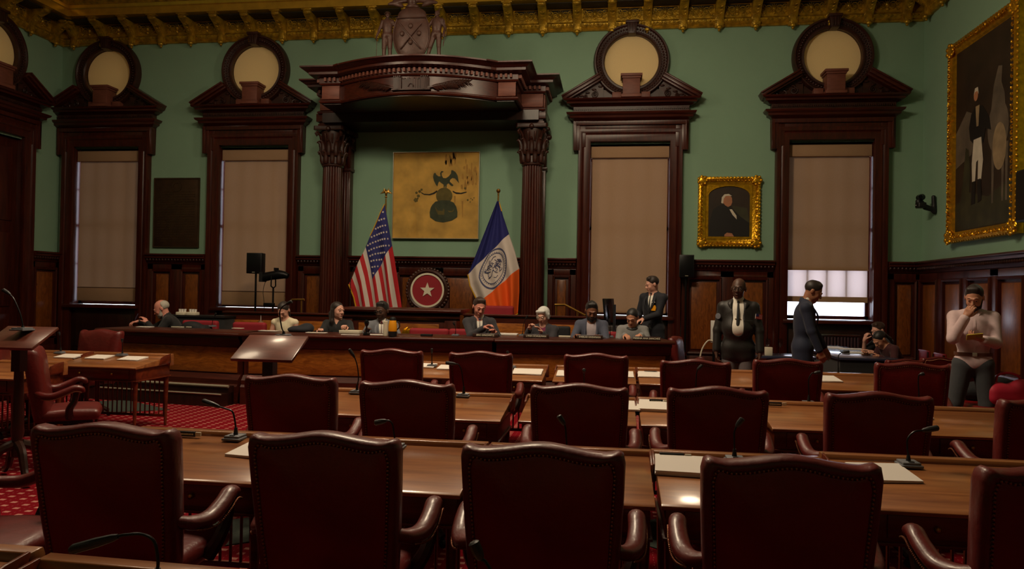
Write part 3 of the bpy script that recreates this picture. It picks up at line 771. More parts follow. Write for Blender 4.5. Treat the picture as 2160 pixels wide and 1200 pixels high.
# ---- leather armchair, seated direction +Y
def chair_back_y(z): return -.235-.15*(z-.45)
def back_outline(n=26,ins=0):
    pts=[]
    def zt(u): return 1.040+.030*math.exp(-(u/.46)**2)+.012*math.exp(-((abs(u)-.93)/.09)**2)-ins
    for i in range(n+1):
        u=-1+2*i/n; pts.append((u*(.305-ins),zt(u)))
    r=.03
    L=[(-(.305-ins),zt(1)-.03)]; 
    pts[0]=(-(.305-ins)+.008,zt(-1)-.004); pts[-1]=((.305-ins)-.008,zt(1)-.004)
    side=[(.305-ins,1.008-ins),(.300-ins,.85),(.290-ins,.65),(.275-ins,.46),(.26-ins,.40+ins)]
    bot=[(.1,.39+ins),(-.1,.39+ins)]
    return pts+side+bot+[(-x,z) for x,z in side[::-1]]
def shell(layers):
    """skin a stack of closed outlines [(outline, depth offset)] that follow the reclined back"""
    mb=MB(); k=len(layers[0][0]); vs=[]
    for out,d in layers:
        for x,z in out: vs.append((x,chair_back_y(z)+d,z))
    fs=[(i*k+j,i*k+(j+1)%k,(i+1)*k+(j+1)%k,(i+1)*k+j) for i in range(len(layers)-1) for j in range(k)]
    fs.append(tuple(range(k))); fs.append(tuple((len(layers)-1)*k+j for j in range(k))); return mb.add(vs,fs)
O=lambda i:back_outline(26,i)
def make_chair():
    t=thing('armchair','x','armchair')
    shell([(O(.046),-.052),(O(.034),-.062),(O(.020),-.064),(O(.006),-.052),(O(0),-.028),(O(.001),.015),(O(.012),.045),(O(.04),.062),(O(.09),.075)]).build('backrest','leather_top',t,ang=60)
    shell([(O(.05),-.0645),(O(.044),-.062),(O(.04),-.052),(O(.04),-.04)]).build('back_panel','leather',t,ang=40)
    mb=MB(); ol=[p for p in O(.038) if p[1]>.42]; ol=ol[:]
    loop=O(.038)[:31]; l2=[(-x,z) for x,z in O(.038)[27:31]][::-1]; full=l2+loop
    pts=[Vector((x,0,z)) for x,z in full if z>.44]; acc=0
    for a,b in zip(pts,pts[1:]):
        L=(b-a).length
        if L<1e-5: continue
        s_=acc
        while s_<L:
            p=a+(b-a)*(s_/L); mb.ell((p.x,chair_back_y(p.z)-.0655,p.z),(.0055,.0045,.0055),6,4); s_+=.0155
        acc=s_-L
    mb.build('nailhead_trim','nail',t)
    s=SDF().box((0,-.02,.455),(.275,.24,.05),rd=.045,k=.01).ell((0,.0,.475),(.24,.22,.05),k=.05); s.build('seat','leather_top',t,res=.012)
    for sx in (-1,1):
        p=smooth_path([(sx*.27,-.27,.665),(sx*.315,-.22,.645),(sx*.345,-.14,.645),(sx*.355,-.05,.68),(sx*.352,.02,.71),(sx*.348,.07,.70),(sx*.345,.09,.67)],5)
        MB().tube(p,interp([.03,.038,.04,.038,.037,.032,.016],5),14,flat=.8).build('armrest','leather_top',t,ang=70)
        mb=MB()
        for q in p[4:-5:1]: 
            mb.ell((q.x+sx*.038,q.y,q.z-.028),(.0055,.0055,.0055),6,4)
        for q,q2 in zip(p[4:-6],p[5:-5]): m_=(q+q2)/2; mb.ell((m_.x+sx*.038,m_.y,m_.z-.028),(.0055,.0055,.0055),6,4)
        mb.build('arm_nailheads','nail',t)
        p=smooth_path([(sx*.345,.03,.68),(sx*.345,.02,.60),(sx*.33,-.02,.52),(sx*.28,-.02,.44)],5)
        MB().tube(p,interp([.028,.026,.03,.034],5),8).build('arm_post','darkwood',t)
    mb=MB(); mb.box(-.2,.2,-.18,.16,.375,.41); mb.cyl((0,0,.17),(0,0,.38),.035,.045,16); mb.cyl((0,0,.13),(0,0,.2),.06,.05,16); mb.build('swivel_column','black_metal',t)
    for i in range(4):
        a=PI/4+i*PI/2; c,s_=math.cos(a),math.sin(a)
        p=smooth_path([(c*.03,s_*.03,.17),(c*.16,s_*.16,.16),(c*.27,s_*.27,.09),(c*.31,s_*.31,.065)],4)
        lg=MB().tube(p,interp([.035,.03,.024,.022],4),8).build('leg','darkwood',t)
        mb=MB(); mb.cyl((c*.31-s_*.012,s_*.31+c*.012,.026),(c*.31+s_*.012,s_*.31-c*.012,.026),.026,n=12); mb.cyl((c*.31,s_*.31,.03),(c*.31,s_*.31,.07),.008,n=6); mb.build('caster','black_metal',lg)
    return t
chair0=make_chair(); CHUSED=[False]
def chair(x,y,rz,label,group='red leather armchairs at the members desks',scale=None):
    if not CHUSED[0]:
        CHUSED[0]=True; chair0.location=(x,y,0); chair0.rotation_euler=(0,0,rz); chair0['label']=label; chair0['group']=group; return chair0
    return dup(chair0,(x,y,0),rz,label,group,scale)
def fpx(px,py,z=1.05): p=atz(px,py,z); return float(p[0]),float(p[1])
rows=[
 ('front row',[(230,897,.03,'leftmost red leather armchair of the nearest row'),(695,915,.0,'red leather armchair of the nearest row, second from the left'),(1150,940,-.02,'red leather armchair of the nearest row, before the aisle gap and the pale desk'),
   (1662,966,.0,'red leather armchair of the nearest row, second from the right'),(2185,966,.05,'rightmost red leather armchair of the nearest row, cut by the picture edge')]),
 ('second row',[(613,793,.06,'leftmost red leather armchair of the second row, in front of the lectern'),(862,805,.0,'red leather armchair of the second row, second from the left'),(1224,809,.0,'red leather armchair of the second row, third from the left'),
   (1506,814,.0,'red leather armchair of the second row, fourth from the left'),(1820,819,-.02,'red leather armchair of the second row, second from the right'),(2140,826,.05,'rightmost red leather armchair of the second row, by the picture edge')]),
 ('third row',[(825,738,.05,'leftmost red leather armchair of the third row, nearest the dais'),(1012,743,.05,'red leather armchair of the third row, second from the left'),(1258,747,.0,'red leather armchair of the third row, third from the left'),
   (1470,761,-.05,'red leather armchair of the third row, left of the guard'),(1657,757,-.04,'red leather armchair of the third row, before the man in blue suit'),(1903,760,-.15,'rightmost red leather armchair of the third row, by the papers table')])]
for g,l in rows:
    for px,py,rz,lab in l:
        x,y=fpx(px,py); chair(x,min(y+.30,{'front row':3.12,'second row':4.97 if px<1300 else 5.05,'third row':7.4}[g]),rz,lab)
ch_e=atz(60,1125,.5); chair(float(ch_e[0])-.12,float(ch_e[1])-.02,-PI/2+.1,'red leather armchair turned sideways, only its seat showing at the lower left edge','turned armchairs on the left side')
p=atz(156,857,.5); chair(float(p[0]),float(p[1]),-.95,'red leather armchair seen from the side, behind the left lectern','turned armchairs on the left side')
p=atz(60,825,.5); chair(float(p[0])-.15,float(p[1])+.2,-1.0,'red leather armchair seen from the side, farther left, hidden by the lectern post','turned armchairs on the left side')
p=atz(160,702,1.04); chair(float(p[0]),float(p[1])+.1,PI-.1,'red leather armchair facing the room, behind the left desk near the dais','turned armchairs on the left side')
DESKS=[]
def desk_point(px,py,lift=.0):
    z=.775
    for _ in range(40):
        p=atz(px,py,z+lift); best=None
        for (dx,dy,w) in DESKS:
            gx=max(dx-p[0],p[0]-dx-w,0); gy=max(dy-p[1],p[1]-dy-.66,0); g=gx+gy
            if best is None or g<best[0]: best=(g,dy)
        z=.6*z+.4*(.738+.1167*min(max(p[1]-best[1],0),.585))
    p=atz(px,py,z+lift); p[2]=z+lift; return p
# ---- writing desks, chair side at local y=0, origin at the front left foot corner
def desk(x,y,w,rz,label,seats=1,D=.66,group='wooden writing desks of the members'):
    t=thing('writing_desk',label,'desk',(x,y,0),rz,group)
    side=[(0,.725),(0,.745),(.60,.785),(.615,.80),(.625,.825),(.66,.83),(.66,.725)]
    YZ=Matrix(((0,0,1,0),(1,0,0,0),(0,1,0,0),(0,0,0,1)))
    DESKS.append((x,y,w)); mb=MB(); mb.prism([(-.02,.712),(-.022,.730),(.0,.738),(.60,.808),(.60,.718)],0,w,YZ); mb.build('writing_surface','desktop',t,bevel=.004)
    mb=MB(); mb.prism([(.60,.70),(.60,.815),(.61,.833),(.66,.835),(.67,.81),(.67,.70)],-.012,w+.012,YZ); mb.build('back_ledge','desktop',t,bevel=.004)
    for xx in (-.012,w): MB().prism([(.40,.73),(.43,.805),(.52,.828),(.61,.837),(.61,.73)],xx,xx+.012,YZ).build('side_lip','deskwood',t,bevel=.002)
    mb=MB(); mb.box(.02,w-.02,.02,.64,.575,.716); mb.box(.008,w-.008,.008,.652,.572,.586); mb.build('apron','deskwood',t,bevel=.003)
    for i in range(seats):
        a=w*i/seats+.1; b=w*(i+1)/seats-.1
        dr=MB().box(a,b,.008,.03,.605,.705).build('drawer',"deskwood",t,bevel=.004)
        for q in (.25,.75): MB().ell((a+(b-a)*q,-.006,.655),(.014,.014,.014),10,6).build('knob','brass',dr)
    legs=[(.045,.045),(w-.045,.045),(.045,.615),(w-.045,.615)]
    if seats>1: legs+=[(w/2,.045),(w/2,.615)]
    for lx,ly in legs: MB().tube([(lx,ly,0),(lx,ly,.08),(lx,ly,.1),(lx,ly,.5),(lx,ly,.58)],[.014,.019,.016,.026,.028],10).build('leg','deskwood',t)
    mb=MB(); mb.box(.05,w-.05,.605,.625,.52,.57); mb.box(.05,w-.05,.605,.625,.10,.13); n=int(w/.062)
    for i in range(n): q=.07+(w-.14)*i/(n-1); mb.cyl((q,.615,.12),(q,.615,.53),.009,n=6)
    mb.build('spindle_grille','deskwood',t)
    return t
desk(-2.6,3.23,1.95,0,'wooden writing desk of the nearest row, left of the aisle, long enough for two',2)
desk(-.61,3.22,.80,0,'narrow wooden desk of the nearest row, left of the middle seam')
desk(.215,3.24,.80,0,'narrow wooden desk of the nearest row bearing the thick pale paper stack')
desk(1.07,3.36,1.95,.0,'long wooden writing desk of the nearest row, at the right edge',2)
desk(-2.4,5.12,1.64,0,'wooden writing desk of the second row, left of the aisle, with two microphones',2)
desk(-.64,5.16,.81,0,'narrow wooden writing desk of the second row, left of the middle seam')
desk(.20,5.20,.80,0,'narrow wooden writing desk of the second row, right of the middle seam')
desk(1.08,5.27,1.95,0,'long wooden desk of the second row, on the right with a name strip',2)
desk(-2.6,7.55,1.9,0,'wooden writing desk of the third row, left of the gap before the dais',2)
desk(-.60,7.58,.84,0,'narrow wooden writing desk of the third row, left of the middle seam')
desk(.27,7.60,.80,0,'narrow wooden writing desk of the third row, right of the middle seam')
desk(1.12,7.66,1.95,0,'long wooden desk of the third row, on the right before the standing men',2)
desk(-6.09,7.5,.97,0,'wooden writing desk on the left side with two paper sheets, right one of the pair',1)
desk(-7.10,7.5,.97,0,'wooden writing desk on the left side behind the lectern, left one of the pair',1)
p=atz(32,797,.74); desk(float(p[0])-1.9,float(p[1]),1.9,0,'wooden writing desk cut off by the left picture edge, behind the left lectern',2)
p=atz(95,1173,.822); desk(float(p[0])+.01,float(p[1])-.66,.80,-.03,'wooden desk corner at the bottom left, with the big dark microphone',2)
desk(float(p[0])-1.95,float(p[1])-.62,1.9,.0,'wooden desk corner at the very bottom left edge, left of the seam',2)
p=aty(1000,1145,1.7); desk(-.62,1.26,1.4,0,'desk just below the picture carrying the microphone in the bottom middle',2)
# ---- lecterns
def lectern(px,py,label,Y):
    # px,py: front right corner of the top
    c=atz(px,py,1.12); s_=Y/float(c[1]); x=float(c[0]); y=float(c[1])
    t=thing('lectern',label,'lectern',(x-.235,y+.15,0),0,'music stand style lecterns')
    mb=MB(); a=.50
    Q=T(0,0,1.175)@RX(a); mb.box(-.235,.235,-.165,.165,-.012,.012,Q); mb.build('reading_top','lecternwood',t,bevel=.004)
    mb=MB(); mb.box(-.12,.12,-.1,.1,-.04,-.012,Q); mb.box(-.04,.04,-.04,.04,.9,1.14); mb.build('top_bracket','darkwood',t)
    mb=MB(); mb.lathe([(.045,.2),(.05,.3),(.038,.34),(.05,.4),(.042,.5),(.034,.95),(.04,1.0),(.03,1.12)],20); mb.build('post','darkwood',t)
    for i in range(4):
        b=PI/4+i*PI/2+.2; cx,sx=math.cos(b),math.sin(b)
        MB().tube(smooth_path([(cx*.03,sx*.03,.3),(cx*.13,sx*.13,.25),(cx*.22,sx*.22,.09),(cx*.31,sx*.31,.045),(cx*.34,sx*.34,.04)],4),interp([.04,.034,.028,.03,.022],4),8).build('foot','darkwood',t)
    return t
lectern(615,756,'dark wooden lectern with bluish sheen standing before the dais, left of centre',5.5)
lectern(66,731,'pale-lit wooden lectern on a tall post at the left picture edge',6.2)
# ---- microphones
def mic(base,pts,label,Y=None,z=None,cat='microphone',thick=1,group='gooseneck microphones on the desks',platform=True):
    """base pixel on a surface of height z; pts pixels of the neck and the two ends of the head, all near the base plane"""
    B=V3(atz(base[0],base[1],z) if z else desk_point(*base)); t=thing('gooseneck_microphone',label,cat,B,0,group)
    W=[V3(aty(q[0],q[1],B.y+(q[2] if len(q)>2 else 0)))-B for q in pts]
    mb=MB(); mb.box(-.05*thick,.05*thick,-.06*thick,.05*thick,0,.012); mb.box(-.042*thick,.042*thick,-.05*thick,.042*thick,.012,.024); mb.build('base','plasticgrey',t,bevel=.003)
    MB().box(-.012,.012,-.045,-.03,.022,.028).build('switch','black',t)
    w0=W[0]; a=Vector((0,0,.02)); h=min(.09,w0.z*.6)
    MB().tube([a,(0,0,h*.6),(0,0,h)],[.013*thick,.011*thick,.008*thick],10).build('collar','black',t)
    path=smooth_path([Vector((0,0,h*.9))]+W[:-1],6); MB().tube(path,.0048*thick,8).build('gooseneck','black_metal',t)
    MB().tube([W[-2],W[-2].lerp(W[-1],.12),W[-2].lerp(W[-1],.45),W[-2].lerp(W[-1],.92),W[-1]],[.007*thick,.011*thick,.0145*thick,.0145*thick,.009*thick],10).build('capsule','black',t)
    return t
mic((497,926),[(495,885),(490,868),(477,862),(463,858),(427,845)],'microphone leaning left over the carpet view, on the nearest desk left of the aisle')
mic((833,946),[(831,915),(828,896),(822,888),(815,887),(790,892)],'microphone bent left in front of the second chair of the second row')
mic((1195,968),[(1194,920),(1193,905),(1191,896),(1178,876)],'microphone whose head shows against the third chair of the second row')
mic((1549,972),[(1549,930),(1549,912),(1553,900),(1567,882)],'microphone whose head shows against the fourth chair of the second row')
mic((1916,982),[(1914,945),(1915,925),(1928,911),(1945,908),(1980,902)],'microphone bent right beside the paper on the nearest right desk')
mic((753,829),[(756,800),(755,780),(752,765),(748,754),(736,736)],'microphone standing tall between the first two chairs of the second row')
mic((978,836),[(976,800),(973,780),(967,769),(962,768),(940,765)],'microphone bent left before the second chair of the third row')
mic((1233,840),[(1232,815),(1232,795,-.02),(1232,786,-.03),(1232,780,-.09)],'microphone pointing at the viewer before the third chair of the third row')
mic((1468,845),[(1468,810),(1469,790),(1471,780),(1482,770)],'microphone before the fourth chair of the third row')
mic((1706,853),[(1706,820),(1706,800),(1712,788),(1717,787),(1731,785)],'microphone before the fifth chair of the third row')
mic((1938,857),[(1938,825),(1937,805),(1938,792),(1940,790),(1950,788)],'dark microphone before the rightmost chair of the third row')
mic((911,773),[(911,757),(911,750),(911,745),(911,735)],'small microphone between the first two chairs of the third row')
mic((1079,776),[(1075,765),(1073,755),(1072,748),(1070,740)],'thin microphone right of the second chair of the third row')
mic((1768,790),[(1768,765),(1769,750),(1774,744),(1778,743),(1792,741)],'microphone in front of the papers table, third row right')
mic((128,745),[(127,725),(126,715),(126,708),(124,700)],'microphone on the left side desk behind the lectern')
mic((258,750),[(258,735),(258,726),(258,722),(258,714)],'microphone on the left side desk between two paper sheets')
mic((48,697),[(47,680),(42,660),(30,632),(22,622),(6,611)],'microphone on the pale-lit lectern at the left edge',z=1.235,thick=1.25)
mic((598,711),[(594,690),(590,660),(596,647),(604,642),(616,636)],'microphone on the dark lectern, crossing the woman in the cream top',z=1.235,thick=1.1)
B_=V3(aty(330,1215,2.06))
mic((332,1225),[(333,1180),(325,1142),(300,1127),(265,1128),(250,1131),(148,1160)],'big dark out-of-focus microphone at the bottom left of the picture',z=.80)
mic((1052,1330),[(1048,1260),(1040,1215),(1024,1185),(1015,1180),(998,1142)],'microphone rising from below the picture in front of the third chair',z=.80)
# ---- sheets of paper and name strips on the desks
def onepaper(px,py,label,w=.22,d=.28,rz=0,z=.775,n=3,h=.012,tilt=.1163,grp='white paper stacks on the members desks'):
    p=desk_point(px,py,.002); mb=MB(); rnd=random.Random(int(px))
    for i in range(n):
        a=rnd.uniform(-.03,.03); mb.box(-w/2,w/2,-d/2,d/2,h*i/n,h*(i+.999)/n,RX(tilt)@RZ(a))
    o=mb.build('paper_stack','paper'); o.location=[float(q) for q in p]; o.rotation_euler=(0,0,rz)
    return tag(o,label,'papers',grp)
onepaper(548,950,'white paper showing left of the second chair of the nearest row',.24,.24,-.15,z=.768)
onepaper(1434,986,'thick pale paper stack on the narrow desk right of the middle seam, nearest row',.235,.24,-.03,z=.766,h=.022,n=5)
onepaper(1862,999,'white paper fanned right of the fourth chair of the nearest row',.26,.24,.1,z=.766)
onepaper(1320,857,'white paper right of the third chair of the second row',.2,.25,0,z=.766)
onepaper(1382,858,'white paper left of the fourth chair of the second row',.24,.27,-.05,z=.766,h=.02)
onepaper(1918,874,'white paper corner right of the fifth chair of the second row',.22,.26,.1,z=.768)
onepaper(898,772,'white paper sliver right of the first chair of the third row',.22,.2,0,z=.774)
onepaper(948,776,'white paper left of the second chair of the third row',.24,.2,0,z=.774)
onepaper(1113,785,'white paper on the right end of the third row desk, left of the gap',.31,.26,0,z=.77)
onepaper(1197,789,'white paper left of the third chair of the third row',.22,.26,0,z=.77)
onepaper(1326,791,'white paper right of the third chair of the third row',.1,.27,0,z=.77)
onepaper(1374,791,'white paper left of the fourth chair of the third row, under a pen',.28,.25,0,z=.77)
onepaper(1745,800,'white paper right of the fifth chair of the third row',.22,.26,.1,z=.77)
onepaper(147,752,'white paper on the left side desk, nearest the lectern',.26,.2,0,z=.775)
onepaper(211,754,'white paper on the left side desk, middle one of three',.24,.2,0,z=.775)
onepaper(280,757,'white paper on the left side desk, rightmost of three',.26,.2,0,z=.775)
def namestrip(px,py,label,w=.1,z=.822,tagw=.03,Y=None):
    p=atz(px,py,z); t=thing('name_strip',label,'name plate',p,0,'small black name strips with white tags on the desk ledges')
    MB().box(-w/2,w/2,-.006,.006,-.014,.014).build('strip','black',t,bevel=.001)
    mb=MB(); rnd=random.Random(px)
    x=-w/2+.012
    while x<w/2-.012:
        ww=rnd.uniform(.003,.006); mb.box(x,x+ww,-.0075,-.006,-.004,.004); x+=ww+.0022
    mb.build('lettering','whitemark',t)
    if tagw: MB().box(w/2+.004,w/2+.004+tagw,-.008,.002,-.010,.012).build('paper_tag','card',t)
    return t
namestrip(394,915,'name strip with white tag beside the leftmost chair, nearest desk')
namestrip(1417,961,'name strip with white tag behind the thick paper stack',.12)
namestrip(1634,852,'name strip with white tag right of the fourth chair of the second row')
namestrip(1384,846,'name strip with white tag above the paper, second row right of the seam')
namestrip(1520,783,'name strip with white tag in front of the guard, third row',.06)
pen=tag(MB().tube([(-.07,0,.006),(.05,0,.006),(.07,0,.006)],[.004,.005,.002],8).build('pen','black'),'black pen lying on paper left of the fourth chair, third row','pen'); pen.location=V3(desk_point(1373,784,.016))
# ================================================================== dais
PLZ=.20
def platform(poly,z,nosing=None):
    TR[0]+=1; t=thing('trim_%d'%TR[0],None,None,kind='structure'); MB().prism(poly,0.0,z).build('platform_body','darkwood',t)
    if nosing:
        for a,b,zz in nosing:
            MB().tube([a+(zz,),b+(zz,)],.016,8).build('step_nosing','silver',t)
    return t
dl,dm1,dm2,dr=(-7.57,10.08),(-5.16,9.78),(-1.60,10.02),(.85,10.46)
platform([(-9.6,10.45),(-7.6,10.2),(-5.0,9.98),(-1.60,10.18),(1.05,10.62),(1.05,15.33),(-9.6,15.33)],PLZ)
def dais(a,b,label,zt=.99,D=.78,panels=1):
    ax=Vector(a); bx=Vector(b); L=(bx-ax).length; ang=math.atan2(bx.y-ax.y,bx.x-ax.x)
    t=thing('dais_counter',label,'counter',(a[0],a[1],0),ang,'sections of the raised dais counter')
    prof=[(.1,zt-.16),(.06,zt-.14),(.05,zt-.09),(.02,zt-.07),(.0,zt-.05),(-.01,zt-.03),(0,zt-.012),(.03,zt-.008),(D,zt),(D,zt-.05),(.2,zt-.16)]
    YZ=Matrix(((0,0,1,0),(1,0,0,0),(0,1,0,0),(0,0,0,1)))
    MB().prism([(.0,zt-.045),(-.012,zt-.03),(-.004,zt-.01),(.02,zt),(D,zt),(D,zt-.045)],0,L,YZ).build('counter_top','mahogany_h',t,bevel=.003)
    MB().prism([(.045,zt-.045),(.04,zt-.08),(.07,zt-.1),(.09,zt-.2),(.13,zt-.21),(D-.06,zt-.21),(D-.06,zt-.045)],0.03,L-.03,YZ).build('moulding','mahogany_h',t)
    MB().box(.06,L-.06,.14,.2,0.0,zt-.2).build('front_frame','mahogany_h',t)
    n=panels; w=(L-.16)/n
    for i in range(n): MB().box(.08+w*i+.02,.08+w*(i+1)-.02,.12,.145,.42,zt-.21).build('burl_panel','burl_h',t,bevel=.006)
    MB().prism([(.02,0),(.02,.24),(.05,.27),(.05,.33),(.09,.37),(.12,.40),(.15,.40),(.15,0)],0.03,L-.03,YZ).build('base_moulding','mahogany_h',t)
    mb=MB(); mb.box(0.03,L-.03,.14,D-.05,0,.20); mb.box(.03,.07,.14,D-.05,.1,zt-.05); mb.box(L-.07,L-.03,.14,D-.05,.1,zt-.05); mb.build('end_panel','mahogany',t)
    return t
dais(dl,dm1,'left section of the raised wooden dais counter with silver-edged steps')
dais(dm1,dm2,'middle section of the raised wooden dais counter below the rostrum')
dais((dm2[0]+.02,dm2[1]-.06),dr,'right section of the raised wooden dais counter ending by the guard')
# silver edged steps in front of the left section
TR[0]+=1; st=thing('trim_%d'%TR[0],None,None,kind='structure')
a=V3((dl[0],dl[1],0)); b=V3((dm1[0]-.05,dm1[1],0)); d=(b-a).normalized(); nn=Vector((d.y,-d.x,0))
for i,(z,o) in enumerate(((.26,.12),(.17,.28))):
    mb=MB(); q=[a+nn*0,b+nn*0,b+nn*o,a+nn*o]; mb.prism([(v.x,v.y) for v in q],0,z); mb.build('step','darkwood',st)
    MB().tube([a+nn*o+Vector((0,0,z)),b+nn*o+Vector((0,0,z))],.02 if i==0 else .011,8).build('step_nosing','silver',st)
# second tier: low panelled wall, rostrum, upper platform
platform([(-9.0,12.1),(1.0,12.1),(1.0,15.32),(-9.0,15.32)],.5)
def lowwall(x0,x1,y,zt,label):
    t=thing('low_panel_wall',label,'partition',(x0,y,0),0,'low panelled walls behind the dais seats'); L=x1-x0
    MB().box(0,L,0,.08,.2,zt-.03).build('wall_body','mahogany_h',t)
    MB().box(-.02,L+.02,-.03,.11,zt-.03,zt).build('top_rail','mahogany_h',t,bevel=.006)
    n=max(1,int(round(L/1.2)))
    for i in range(n): MB().box(L*i/n+.03,L*(i+1)/n-.03,-.015,.01,.3,zt-.14).build('burl_panel','burl_h',t,bevel=.004)
    return t
lowwall(-6.6,-4.6,12.0,1.22,'low panelled wall behind the woman in cream, left of the rostrum')
lowwall(-2.42,-.35,12.0,1.26,'low panelled wall behind the white-haired woman, right of the rostrum')
ro=thing('rostrum','mahogany rostrum desk with a carved gilt leaf panel in front of the star emblem','rostrum',(-4.55,11.9,0)); L=2.07
MB().box(.1,L-.1,.1,.6,.2,1.27).build('body','mahogany_h',ro,bevel=.008)
MB().prism([(.05,1.24),(-.02,1.27),(-.03,1.30),(0,1.33),(.75,1.33),(.75,1.28)],-.03,L+.03,Matrix(((0,0,1,0),(1,0,0,0),(0,1,0,0),(0,0,0,1)))).build('top','mahogany_h',ro,bevel=.004)
MB().prism([(.1,1.24),(.04,1.22),(.04,1.18),(.08,1.14),(.1,1.14)],0,L,Matrix(((0,0,1,0),(1,0,0,0),(0,1,0,0),(0,0,0,1)))).build('moulding','mahogany_h',ro)
MB().box(.35,L-.35,.08,.11,.55,1.08).build('carved_panel','burl_h',ro,bevel=.006)
mb=MB()
for s_ in (-1,1):
    for k in range(7):
        a=.12+.2*k; mb.tube(smooth_path([(L/2+s_*.05,.07,.86),(L/2+s_*(.05+.22*math.cos(a)),.06,.86+.06*math.sin(a)+.05),(L/2+s_*(.05+.46*math.cos(a)),.07,.86+.17*math.sin(a))],4),interp([.012,.022,.004],4),6)
mb.build('leaf_carving','gilt',ro)
for xx in (0.05,L-.25): MB().box(xx,xx+.2,.05,.12,.2,1.14).build('pilaster','mahogany',ro,bevel=.006)
# high-backed presiding chair with the star emblem
e=V3(aty(902,612,14.2)); pc=thing('presiding_chair','tall carved chair with a round red star emblem on its back, behind the rostrum','chair',(e.x,14.2,.5))
zc=e.z-.5
MB().lathe([(.37,-.05),(.40,-.02),(.41,.02),(.37,.05),(.335,.03),(.33,0)],56,ring=True,M=T(0,0,zc)@RX(PI/2)).build('emblem_frame','carved',pc)
mb=MB()
for i in range(40): a=2*PI*i/40; mb.ell((.415*math.cos(a),.0,zc+.415*math.sin(a)),(.035,.03,.035),8,6)
mb.build('leaf_border','carved',pc)
MB().lathe([(0,0),(.335,0),(.335,.02),(0,.02)],56,M=T(0,-.0,zc)@RX(PI/2)).build('red_disc','redfabric',pc)
MB().lathe([(.30,0),(.335,0),(.335,.012),(.30,.012)],56,ring=True,M=T(0,-.022,zc)@RX(PI/2)).build('white_ring','card',pc)
def star(r,rot=PI/2,k=.40): return [(r*(1 if i%2==0 else k)*math.cos(rot+i*PI/5),r*(1 if i%2==0 else k)*math.sin(rot+i*PI/5)) for i in range(10)]
MB().prism(star(.15),.022,.034,T(0,0,zc)@WALLM).build('star','card',pc)
mb=MB(); mb.box(-.42,.42,.03,.14,0,zc+.1); mb.box(-.46,.46,.0,.16,.0,.15); mb.build('back_board','mahogany',pc,bevel=.01)
MB().box(-.36,.36,-.5,.05,.38,.5).build('seat','leather_top',pc,bevel=.03,seg=4)
mb=MB(); 
for sx in (-.34,.34): mb.box(sx-.04,sx+.04,-.46,0,.62,.68)
mb.build('armrests','mahogany',pc,bevel=.01)
for sx in (-.33,.33):
    for yy in (-.44,-.02): MB().box(sx-.035,sx+.035,yy-.035,yy+.035,0,.62 if yy<-.2 else .4).build('leg','mahogany',pc)
# red seats of the dais and behind
def dchair(px,py,Y,z0,label,w=.6,zb=None):
    P_=V3(aty(px,py,Y)); h=P_.z-z0
    t=thing('dais_chair',label,'chair',(P_.x,Y,z0),0,'low red leather chairs along the dais'); s=w/2
    mb=MB(); mb.grid(lambda u,v:((u*2-1)*s*(.97+.03*v),.03+.03*math.cos((u*2-1)*1.4)-.02,.42+(h-.42)*v-(.012*(u*2-1)**4 if v>.9 else 0)),12,8); mb.grid(lambda u,v:((u*2-1)*s*(.97+.03*v),.12+.03*math.cos((u*2-1)*1.4),.42+(h-.42)*v-(.012*(u*2-1)**4 if v>.9 else 0)),12,8)
    bx_=SDF().box((0,.08,(.42+h)/2),(s,.055,(h-.42)/2),rd=.04,k=.01); bx_.build('backrest','redfabric',t,res=.014)
    SDF().box((0,-.2,.43),(s-.02,.25,.05),rd=.04,k=.01).build('seat','redfabric',t,res=.016)
    mb=MB(); mb.cyl((0,-.15,.05),(0,-.15,.4),.03); 
    for i in range(5): a=i*2*PI/5; mb.tube([(0,-.15,.09),(.27*math.cos(a),-.15+.27*math.sin(a),.05),(.27*math.cos(a),-.15+.27*math.sin(a),.0)],.018,6)
    mb.build('swivel_base','black_metal',t)
    for sx in (-s-.02,s+.02): MB().tube(smooth_path([(sx,.05,.62),(sx,-.1,.66),(sx,-.3,.64),(sx,-.3,.45)],4),.022,8).build('armrest','darkwood',t)
    return t
dchair(418,676,11.4,PLZ,'empty low red chair in front of the coffee trolley',.62); dchair(522,680,11.0,PLZ,'empty low red chair left of the woman in the cream top',.55)
dchair(903,693,11.15,PLZ,'empty low red chair in front of the rostrum leaf panel',.62); dchair(975,694,11.3,PLZ,'low red chair behind the left shoulder of the dark-suited man',.45)
dchair(1048,645,13.2,.5,'red chair on the upper level below the orange flag stripe',.6)
dchair(1302,700,11.7,PLZ,'low red chair glimpsed left of the woman in grey knit',.4)
# things on the dais counter
ZD=.992
def nameplate(px,py,w,txt,label,mat_='black',tm='whitemark',ht=.05):
    p=atz(px,py,ZD); t=thing('name_plate',label,'name plate',p,0,'name plates on the dais counter')
    MB().prism([(-.025,0),(-.01,ht),(.0,ht),(.02,0)],-w/2,w/2,Matrix(((0,0,1,0),(1,0,0,0),(0,1,0,0),(0,0,0,1)))).build('plate',mat_,t,bevel=.002)
    text(txt,ht*.62,tm,t,T(0,-.020,ht*.5)@RX(PI/2-.27))
    return t
plate='darkwood'
nameplate(1024,711,.36,'ERIC DINOWITZ','name plate before the man in the dark suit',plate,ht=.055)
nameplate(1131,713,.36,'LYNN SCHULMAN','name plate before the white-haired woman',plate,ht=.055)
nameplate(1244,715,.36,'SHEKAR KRISHNAN','name plate before the bearded man',plate,ht=.055)
nameplate(1364,718,.38,'PIERINA ANA SANCHEZ','name plate before the woman in grey knit',plate,ht=.055)
